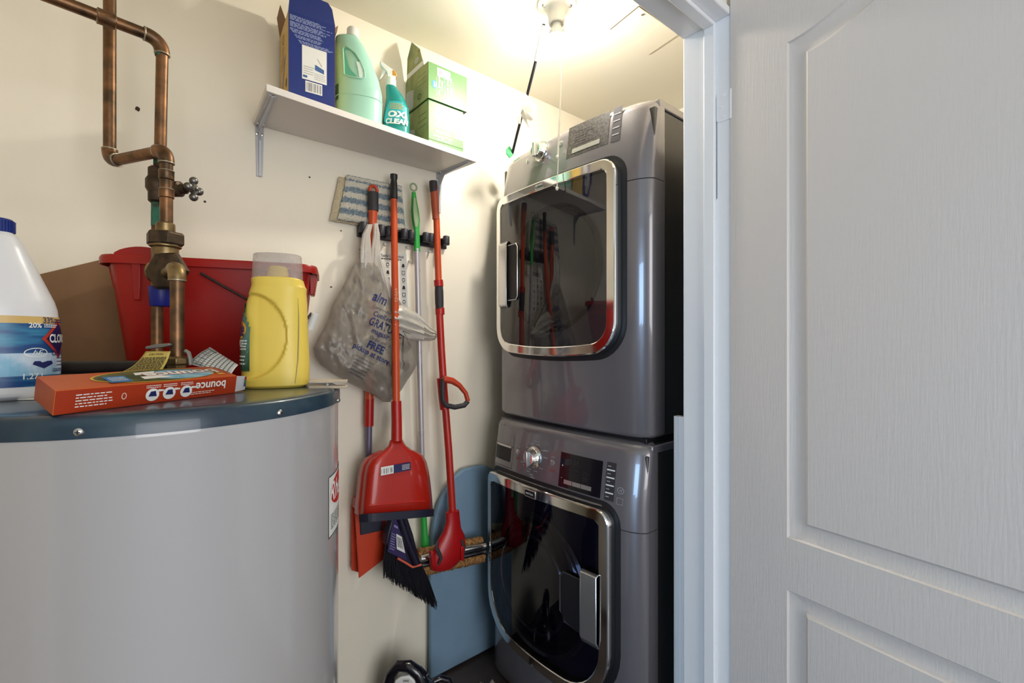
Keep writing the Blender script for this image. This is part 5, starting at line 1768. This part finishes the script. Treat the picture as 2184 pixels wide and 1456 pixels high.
# ------------------------------------------------------------------ the stacked dryer and washer
MY0, MY1 = .753, 1.435
MYC, MHW = (MY0 + MY1) / 2, (MY1 - MY0) / 2
M_gray = mat('granite_metallic', (.185, .168, .176, 1), .27, .35, coat=1.0)
M_side = mat('dark_side_panel', (.075, .07, .068, 1), .28, .45, var=.25, vscale=5, stretch=(1, 1, .3))
M_gapd = mat('gasket_black', rgb(14, 13, 18), .5)
M_glassd = tinted_glass('smoked_door_glass', (.55, .52, .51, 1), ior=1.7)
M_cav = mat('door_inner_grey', rgb(128, 118, 114), .45)
M_cavd = mat('door_inner_dark', rgb(70, 64, 68), .35)
M_bowl = mat('bowl_plastic', rgb(64, 60, 64), .12, coat=.6)
M_disp = mat('display_black', rgb(20, 19, 26), .12, coat=.5)
M_silv2 = mat('silver_button', (.62, .61, .60, 1), .25, .8)
M_engr = mat('panel_print', rgb(168, 164, 166), .5)
M_redp = mat('panel_print_red', rgb(170, 60, 60), .5)
M_btn = mat('button_grey', (.07, .065, .07, 1), .35, .5)


class Machine:
    def __init__(s, xc, z0, z1, zs, lean, arch):
        s.xc, s.z0, s.z1, s.zs, s.lean, s.arch = xc, z0, z1, zs, lean, arch

    def surf(s, Y, z, raw=False):
        q = (Y - MYC) / MHW
        if not raw and z > s.zs:
            z = s.zs + (z - s.zs) / (1 + s.arch * (1 - q * q) / (s.z1 - s.zs))
        d = max(0.0, MHW - abs(Y - MYC))
        X = s.xc + .022 * q * q + max(0, z - s.zs) * s.lean
        rc = .065
        if d < rc:
            X += .036 * (1 - math.sqrt(max(0, 1 - ((rc - d) / rc) ** 2)))
        return X

    def hit(s, x, y, prot=0.0):
        X = s.xc
        for _ in range(12):
            p = onX(x, y, X)
            X = s.surf(min(MY1, max(MY0, p.y)), p.z) - prot
        return p

    def map(s, prot=0.0):
        return lambda u, v, e=0.0: V((s.surf(-u, v) - prot - .0008 - e, -u, v))

    def rows(s, zz):
        ys = []
        for k in range(61):
            t = k / 60
            ys.append(-math.cos(t * PI) * .5 + .5)
        rings = []
        for z, ins, dx in zz:
            ring = []
            hw = MHW - ins
            for t in ys:
                Y = MYC - hw + 2 * hw * t
                Yn = MYC + (Y - MYC) * MHW / hw
                q = (Yn - MYC) / MHW
                ring.append(V((s.surf(Yn, z, True) + dx, Y, z + s.arch * (1 - q * q) * max(0, z - s.zs) / (s.z1 - s.zs))))
            Xb = s.xc + .10
            ring += [V((Xb, MYC + hw, z)), V((Xb, MYC - hw, z))]
            rings.append(ring)
        return MB().loft(rings)


def rrect(y0, y1, z0, z1, r, sag=0.0, n=9, rb=None):
    """rounded rectangle as seen from the front (right side is low Y)"""
    out = []
    rb = r if rb is None else rb
    yc, hw = (y0 + y1) / 2, (y1 - y0) / 2
    for cy, cz, a0, rr_ in ((y0 + rb, z0 + rb, 180, rb), (y1 - rb, z0 + rb, 270, rb), (y1 - r, z1 - r, 0, r), (y0 + r, z1 - r, 90, r)):
        for k in range(n):
            a = math.radians(a0 + 90 * k / (n - 1))
            out.append((cy + rr_ * math.cos(a), cz + rr_ * math.sin(a)))
    fin = []
    m = len(out)
    for k in range(m):                           # extra points along the straight sides
        a, b = out[k], out[(k + 1) % m]
        fin.append(a)
        if math.hypot(a[0] - b[0], a[1] - b[1]) > .12:
            for t in range(1, 12):
                fin.append((a[0] + (b[0] - a[0]) * t / 12, a[1] + (b[1] - a[1]) * t / 12))
    return [(y, z - (sag * (1 - ((y - yc) / hw) ** 2) if z < (z0 + z1) / 2 else 0)) for y, z in fin]


def door_ring(M, base, prof):
    """prof: list of (inset, protrusion); base(inset) -> outline"""
    return [[V((M.surf(y, min(z, M.zs)) - d, y, z)) for y, z in base(i)] for i, d in prof]


def knob(M, x, y, par, r=.033):
    p = M.hit(x, y)
    o = MB().lathe([(r, 0), (r, .003), (r * .86, .007), (r * .80, .010), (r * .72, .026), (r * .66, .031), (r * .30, .032), (.001, .032)], p, (-1, 0, .04), n=36).build('knob', M_chrome, par)
    MB().obox(p + V((-.035, 0, 0)), (.006, 0, 0), (0, r * .17, 0), (0, 0, r * .72)).build('grip_ridge', M_silv2, o, bevel=.002)
    MB().lathe([(r * 1.10, 0), (r * 1.10, .0016), (r * .98, .002)], p, (-1, 0, .04), n=36).build('knob_ring', M_silv2, o)
    return o


def machine_common(M, par, seam):
    z0, z1 = M.z0, M.z1
    MB().box((M.xc + .055, MY0 + .004, z0 + .004), (M.xc + .78, MY1 - .004, z1 - .034)).build('cabinet', M_side, par, bevel=.004)
    MB().box((M.xc + .075, MY0 + .001, z1 - .032), (M.xc + .782, MY1 - .001, z1 - .008)).build('top_cover', M_gray, par, bevel=.004)
    M.rows([(z0, .012, .012), (z0 + .006, .004, .003), (z0 + .014, 0, 0), (seam - .0015, 0, 0), (seam - .0005, .002, .002)]).build('front_panel', M_gray, par, smooth=50)
    M.rows([(seam + .0005, .002, .002), (seam + .0015, 0, 0), (M.zs, 0, 0), (M.zs + (z1 - M.zs) * .5, 0, 0), (z1 - .034, 0, 0), (z1 - .020, .002, .003), (z1 - .010, .007, .009), (z1 - .003, .015, .019), (z1, .028, .034)]).build('control_panel', M_gray, par, smooth=60)


def panel_rect(M, quad):
    ps = [M.hit(*q) for q in quad]               # tl tr br bl
    yl = (ps[0].y + ps[3].y) / 2
    yr = (ps[1].y + ps[2].y) / 2
    zt_ = (ps[0].z + ps[1].z) / 2
    zb_ = (ps[2].z + ps[3].z) / 2
    return -yl, zb_, -yr, zt_


# --- dryer on top
DR = Machine(1.100, EYE - .275, EYE + .700, EYE + .50, .16, .010)
dry = thing('clothes_dryer', 'dark grey front loading dryer stacked on top with a chrome framed door', 'dryer', (1.45, MYC, DR.z0))
machine_common(DR, dry, EYE + .459)
dm_ = DR.map()
dy0, dy1, dz0, dz1 = .836, 1.392, EYE - .030, EYE + .532
bo = lambda i: rrect(dy0 + i, dy1 - i, dz0 + i, dz1 - i, max(.05 - i, .022), .018, rb=max(.085 - i, .03))
MB().loft(door_ring(DR, bo, [(-.016, -.004), (-.016, .0015), (-.004, .0015)]), False, True).build('door_gap', M_gapd, dry, smooth=30)
door_ = MB().loft(door_ring(DR, bo, [(.004, .000), (.000, .006), (.000, .029), (.0015, .0325), (.004, .034), (.0275, .034), (.030, .032), (.030, .022)]), False, False).build('door_frame', M_chrome, dry, smooth=22)
def glass_plate(M, base, ins, prot, nm, m, par, steps=6, dome=0.0):
    o = base(ins)
    cy, cz = sum(p[0] for p in o) / len(o), sum(p[1] for p in o) / len(o)
    rings = []
    for k in range(steps):
        f = 1 - k / steps
        rings.append([V((M.surf(cy + (y - cy) * f, min(cz + (z - cz) * f, M.zs)) - prot - dome * (1 - f * f), cy + (y - cy) * f, cz + (z - cz) * f)) for y, z in o])
    return MB().loft(rings, False, True).build(nm, m, par, smooth=60)
glass_plate(DR, bo, .0295, .0305, 'door_glass', M_glassd, door_, dome=.002)
glass_plate(DR, bo, .0285, .004, 'door_liner', M_cav, door_)
cyd, czd = (dy0 + dy1) / 2 - .01, (dz0 + dz1) / 2 - .01
xr = DR.surf(cyd, czd)
MB().lathe([(.205, .004), (.212, .010), (.205, .018), (.196, .012), (.192, .005)], V((xr, cyd, czd)), (-1, 0, 0), n=56, cap=False).build('window_ring', M_bowl, door_)
MB().lathe([(.192, .0045), (.150, .0055), (.001, .006)], V((xr, cyd, czd)), (-1, 0, 0), n=56).build('inner_window', M_cavd, door_)
# handle: bright bar with the finger pocket beside it
pa_, pb_ = DR.hit(1067, 519, .036), DR.hit(1083, 655, .036)
mh = DR.map(.034)
MB().loft([[mh(-pa_.y + (pa_.y - pb_.y) * t, z, d) for t in (0, .1, .9, 1)] for z, d in ((pb_.z, .000), (pb_.z + .012, .008), (pa_.z - .010, .008), (pa_.z, .000))], False, False, closed=False).build('door_handle', mat('satin_handle', (.70, .70, .69, 1), .28, .9), door_, smooth=30, solid=.003)
pp_, pq_ = DR.hit(1084, 524, .034), DR.hit(1104, 638, .034)
pk = [(-pp_.y, pq_.z), (-pq_.y - .008, pq_.z), (-pq_.y, pq_.z + .012), (-pq_.y, pp_.z - .012), (-pq_.y - .008, pp_.z), (-pp_.y, pp_.z)]
MB().poly(DR.map(.033), pk, .001).build('finger_pocket', M_gapd, door_, smooth=0)
MB().tube([DR.map(.0335)(u, v, .001) for u, v in pk], .0022, 6).build('pocket_rim', M_silv2, door_)
# badge
a_, b_ = DR.hit(1141, 402, .035), DR.hit(1160, 388, .035)
mb_ = DR.map(.035)
bz = (a_.z + b_.z) / 2
MB().hexa([mb_(-a_.y, bz - .012), mb_(-b_.y, bz - .012), mb_(-b_.y, bz - .012, -.004), mb_(-a_.y, bz - .012, -.004), mb_(-a_.y, bz + .012), mb_(-b_.y, bz + .012), mb_(-b_.y, bz + .012, -.004), mb_(-a_.y, bz + .012, -.004)]).build('badge', M_silv2, door_, bevel=.001)
MB().rect(mb_, -a_.y + .003, bz - .009, -b_.y - .003, bz + .009, .001).build('badge_field', M_disp, door_, smooth=0)
MB().text('MAYTAG', mb_, -(a_.y + b_.y) / 2, bz, .0085, .0018, bold=.02).build('badge_lettering', M_wink, door_, smooth=0)
# controls
knob(DR, 1155, 324, dry)
u0, v0, u1, v1 = panel_rect(DR, ((1214, 274), (1302, 236), (1297, 307), (1208, 338)))
MB().rect(dm_, u0, v0, u1, v1, 0, 8, 2).build('display_panel', mat('dusty_display', rgb(58, 54, 52), .35, col2=rgb(92, 86, 80), vscale=150), dry, smooth=0)
MB().rect(dm_, u0 + (u1 - u0) * .15, v0 + (v1 - v0) * .10, u0 + (u1 - u0) * .82, v0 + (v1 - v0) * .24, .0012, 6, 1).build('silver_bar', M_silv2, dry, smooth=0)
MB().lines(dm_, u0 + (u1 - u0) * .18, v0 + (v1 - v0) * .3, u0 + (u1 - u0) * .8, v0 + (v1 - v0) * .8, 6, .2, .5, .0006).build('display_print', M_btn, dry, smooth=0)
u0, v0, u1, v1 = panel_rect(DR, ((1309, 231), (1328, 225), (1322, 299), (1304, 303)))
MB().rect(dm_, u0, v0, u1, v1, .0002, 2, 2).build('button_strip', M_btn, dry, smooth=0)
g = MB()
for k in range(4):
    z = v0 + (v1 - v0) * (.2 + k * .2)
    g.rect(dm_, u0 + .003, z - .0015, u1 - .004, z + .0015, .001)
g.build('button_divider', M_engr, dry, smooth=0)
for x, y in ((1126, 344), (1197, 306)):
    MB().lathe([(.0085, 0), (.0085, .002), (.006, .0032), (.001, .0034)], DR.hit(x, y), (-1, 0, 0), n=20).build('push_button', M_silv2, dry)
kp = DR.hit(1155, 324)
def knob_print(M, kp, par):
    g = MB()
    mm = M.map()
    for k in range(9):
        a = math.radians(40 + k * 35)
        r = .050
        g.rect(mm, -kp.y + r * math.cos(a) - .009, kp.z + r * math.sin(a) * .9 - .001, -kp.y + r * math.cos(a) + .009, kp.z + r * math.sin(a) * .9 + .001)
    return g.build('dial_print', M_engr, par, smooth=0)
knob_print(DR, kp, dry)

# --- washer below
WA = Machine(1.066, .0, EYE - .285, EYE - .46, .14, .0)
WA.z0 = .012
was = thing('clothes_washer', 'dark grey front loading washer under the dryer with a round glass bowl door', 'washer', (1.42, MYC, 0.0))
machine_common(WA, was, EYE - .468 - .062)
for sx_ in (.10, .70):
    for y in (MY0 + .06, MY1 - .06):
        MB().lathe([(.022, 0), (.022, .010), (.012, .012), (.012, .02)], (WA.xc + sx_, y, .0), n=16).build('foot', M_black, was)
MB().box((1.14, MY0 + .02, EYE - .2945), (1.80, MY1 - .02, EYE - .2755)).build('stacking_bracket', M_gapd, was, bevel=.002)
wm_ = WA.map()
wy0, wy1, wz0, wz1 = .833, 1.413, EYE - 1.045, EYE - .478
bw_ = lambda i: rrect(wy0 + i, wy1 - i, wz0 + i, wz1 - i, max(.045 - i, .02), .020, rb=max(.16 - i, .06))
MB().loft(door_ring(WA, bw_, [(-.016, -.004), (-.016, .0015), (-.004, .0015)]), False, True).build('door_gap', M_gapd, was, smooth=30)
dw = MB().loft(door_ring(WA, bw_, [(.004, .000), (.000, .006), (.000, .029), (.0015, .0325), (.004, .034), (.0315, .034), (.034, .032), (.034, .022)]), False, False).build('door_frame', M_chrome, was, smooth=22)
M_glassw = tinted_glass('washer_door_glass', (.42, .41, .48, 1), ior=1.38)
glass_plate(WA, bw_, .0335, .0305, 'door_glass', M_glassw, dw, dome=.003)
glass_plate(WA, bw_, .0325, .003, 'door_liner', mat('washer_liner', rgb(40, 36, 58), .4), dw)
cyw, czw = (wy0 + wy1) / 2 + .02, EYE - .80
xw = WA.surf(cyw, czw)
MB().lathe([(.222, .003), (.232, .009), (.222, .016), (.212, .012), (.208, .004)], V((xw, cyw, czw)), (-1, 0, 0), n=64, cap=False).build('bowl_ring', M_bowl, dw)
MB().lathe([(.206, .0035), (.196, .013), (.170, .021), (.120, .025), (.001, .027)], V((xw, cyw, czw)), (-1, 0, 0), n=64).build('glass_bowl', mat('bowl_glass', rgb(26, 24, 34), .06, coat=1.0), dw)
MB().lathe([(.150, .0225), (.156, .0265), (.162, .0222)], V((xw, cyw + .01, czw)), (-1, 0, 0), n=64, cap=False).build('bowl_step', M_bowl, dw)
ha, hb = WA.hit(1241, 1212, .036), WA.hit(1276, 1370, .036)
mh = WA.map(.034)
MB().loft([[mh(-ha.y + (ha.y - hb.y) * t, z, d) for t in (0, .06, .94, 1)] for z, d in ((hb.z - .02, .000), (hb.z, .010), (ha.z - .006, .010), (ha.z, .000))], False, False, closed=False).build('door_handle', mat('satin_handle', (.70, .70, .69, 1), .28, .9), dw, smooth=30, solid=.003)
pp_, pq_ = WA.hit(1195, 1215, .034), WA.hit(1240, 1345, .034)
pk = [(-pp_.y + .02, pq_.z), (-pq_.y, pq_.z - .01), (-pq_.y, pp_.z), (-pp_.y + .014, pp_.z), (-pp_.y, pp_.z - .016), (-pp_.y, pq_.z + .03)]
MB().poly(WA.map(.033), pk, .001).build('finger_pocket', M_gapd, dw, smooth=0)
MB().tube([WA.map(.0335)(u, v, .001) for u, v in pk], .0028, 8, closed=True).build('pocket_rim', M_bowl, dw)
a_, b_ = WA.hit(1119, 1056, .035), WA.hit(1142, 1052, .035)
mb_ = WA.map(.035)
bz = WA.hit(1131, 1053, .035).z
MB().hexa([mb_(-a_.y, bz - .013), mb_(-b_.y, bz - .013), mb_(-b_.y, bz - .013, -.004), mb_(-a_.y, bz - .013, -.004), mb_(-a_.y, bz + .013), mb_(-b_.y, bz + .013), mb_(-b_.y, bz + .013, -.004), mb_(-a_.y, bz + .013, -.004)]).build('badge', M_silv2, dw, bevel=.001)
MB().rect(mb_, -a_.y + .004, bz - .009, -b_.y - .004, bz + .009, .001).build('badge_field', M_disp, dw, smooth=0)
MB().text('MAYTAG', mb_, -(a_.y + b_.y) / 2, bz, .0085, .0018, bold=.02).build('badge_lettering', M_wink, dw, smooth=0)
knob(WA, 1140, 975, was, .035)
knob_print(WA, WA.hit(1140, 975), was)
kp = WA.hit(1140, 975)
MB().rect(wm_, -kp.y - .004, kp.z - .030, -kp.y + .002, kp.z - .012, .0335 + .006).build('red_pointer', M_redp, was, smooth=0)
for x, y in ((1105.6, 963), (1178.6, 986)):
    MB().lathe([(.0095, 0), (.0095, .002), (.0065, .0034), (.001, .0036)], WA.hit(x, y), (-1, 0, 0), n=20).build('push_button', M_silv2, was)
g = MB()
for tx, x, y in (('power', 1106, 952), ('start', 1180, 974), ('normal', 1146, 941)):
    p = WA.hit(x, y)
    g.text(tx, wm_, -p.y, p.z, .0095, bold=.01)
for x, y in ((1128, 1005), (1134, 1012), (1136, 1018), (1116, 985), (1120, 992), (1165, 961), (1164, 976)):
    p = WA.hit(x, y)
    g.lines(wm_, -p.y - .012, p.z - .003, -p.y + .012, p.z + .003, 1, .6, .3)
g.lines(wm_, -MY1 + .03, EYE - .315, -MY1 + .075, EYE - .307, 1, .6, .1)
p = WA.hit(1324, 1046)
g.annulus(wm_, -p.y, p.z, .011, .009, .0015)
g.text('hE', wm_, -p.y, p.z, .010, shear=.4)
p = WA.hit(1322, 1069)
for a0_, b0_, a1_, b1_ in ((-.010, -.009, .010, -.008), (-.010, .008, .010, .009), (-.010, -.009, -.009, .009), (.009, -.009, .010, .009)):
    g.rect(wm_, -p.y + a0_, p.z + b0_, -p.y + a1_, p.z + b1_)
g.build('panel_lettering', M_engr, was, smooth=0)
g = MB()
for x, y in ((1105, 976), (1178, 1002)):
    p = WA.hit(x, y)
    g.lines(wm_, -p.y - .010, p.z - .006, -p.y + .012, p.z + .004, 2, .5, .2)
g.build('red_lettering', M_redp, was, smooth=0)
u0, v0, u1, v1 = panel_rect(WA, ((1198, 964), (1287, 982), (1280, 1062), (1190, 1036)))
MB().rect(wm_, u0, v0, u1, v1, 0, 8, 2).build('display_panel', M_disp, was, smooth=0)
DWd, DHt = u1 - u0, v1 - v0
MB().rect(wm_, u0 + DWd * .14, v0 + DHt * .12, u0 + DWd * .34, v0 + DHt * .24, .0012).rect(wm_, u0 + DWd * .35, v0 + DHt * .12, u0 + DWd * .55, v0 + DHt * .24, .0012).rect(wm_, u0 + DWd * .56, v0 + DHt * .12, u0 + DWd * .80, v0 + DHt * .24, .0012).build('silver_keys', M_silv2, was, smooth=0)
g = MB().text('8:88', wm_, u0 + DWd * .36, v0 + DHt * .78, .022, .0006)
for k in range(3):
    g.lines(wm_, u0 + DWd * (.17 + k * .2), v0 + DHt * .32, u0 + DWd * (.32 + k * .2), v0 + DHt * .62, 5, .25, .3, .0006)
g.build('dim_segments', mat('dim_segment', rgb(52, 50, 52), .4), was, smooth=0)
MB().text('+', wm_, u0 + DWd * .07, v0 + DHt * .62, .014, .0006).text('-', wm_, u0 + DWd * .07, v0 + DHt * .28, .014, .0006).build('plus_minus', M_wink, was, smooth=0)
u0, v0, u1, v1 = panel_rect(WA, ((1295.5, 984), (1315, 988), (1309, 1069), (1289, 1066)))
MB().rect(wm_, u0, v0, u1, v1, .0002, 2, 2).build('button_strip', M_btn, was, smooth=0)
g = MB()
for k in range(4):
    z = v0 + (v1 - v0) * (.2 + k * .2)
    g.rect(wm_, u0 + .002, z - .0018, u1 - .002, z + .0018, .001)
for k in range(5):
    z = v0 + (v1 - v0) * (.1 + k * .2)
    h_ = MB().rect(wm_, u0 + .004, z - .0012, u0 + (u1 - u0) * .5, z + .0012, .001)
    h_.build('button_print', M_engr, was, smooth=0)
g.build('button_divider', M_wink, was, smooth=0)
# detergent drawer with a recessed pull
pd_ = [WA.hit(x, y) for x, y in ((1041, 934), (1091, 954), (1087, 985), (1042, 966))]
yl, yr_ = min(MY1 - .012, pd_[0].y), pd_[1].y
zt2, zb2 = pd_[1].z, pd_[2].z
MB().rect(wm_, -yl, zb2, -yr_, zt2, .0003, 5, 1).build('drawer_recess', M_gapd, was, smooth=0)
MB().rect(wm_, -yl, zt2 - .003, -yr_ + .002, zt2 + .004, .0015, 5, 1).build('drawer_lip', M_silv2, was, smooth=0)
g = MB()
for t in (0, 1):
    g.rect(wm_, -yr_ + .012, zb2 - .020, -yr_ + .0132, zt2 + .045, .0003)
g.rect(wm_, -yl, zb2 - .021, -yr_ + .0132, zb2 - .020, .0003, 5, 1)
g.build('drawer_seam', M_gapd, was, smooth=0)

# white moulded trim offcut standing in the gap beside the washer
zt3 = onX(1440, 887, 1.158).z
tr = [(1.160, .700), (1.158, .694), (1.158, .688), (1.162, .686), (1.162, .678), (1.158, .676), (1.160, .668), (1.165, .664), (1.168, .657), (1.180, .657), (1.180, .700)]
tag(MB().prism([V((x, y, .0)) for x, y in tr], (0, 0, zt3)).build('moulding_offcut', M_trim, smooth=0, bevel=.0006), 'white grooved moulding strip standing between the washer and the door jamb', 'trim strip')
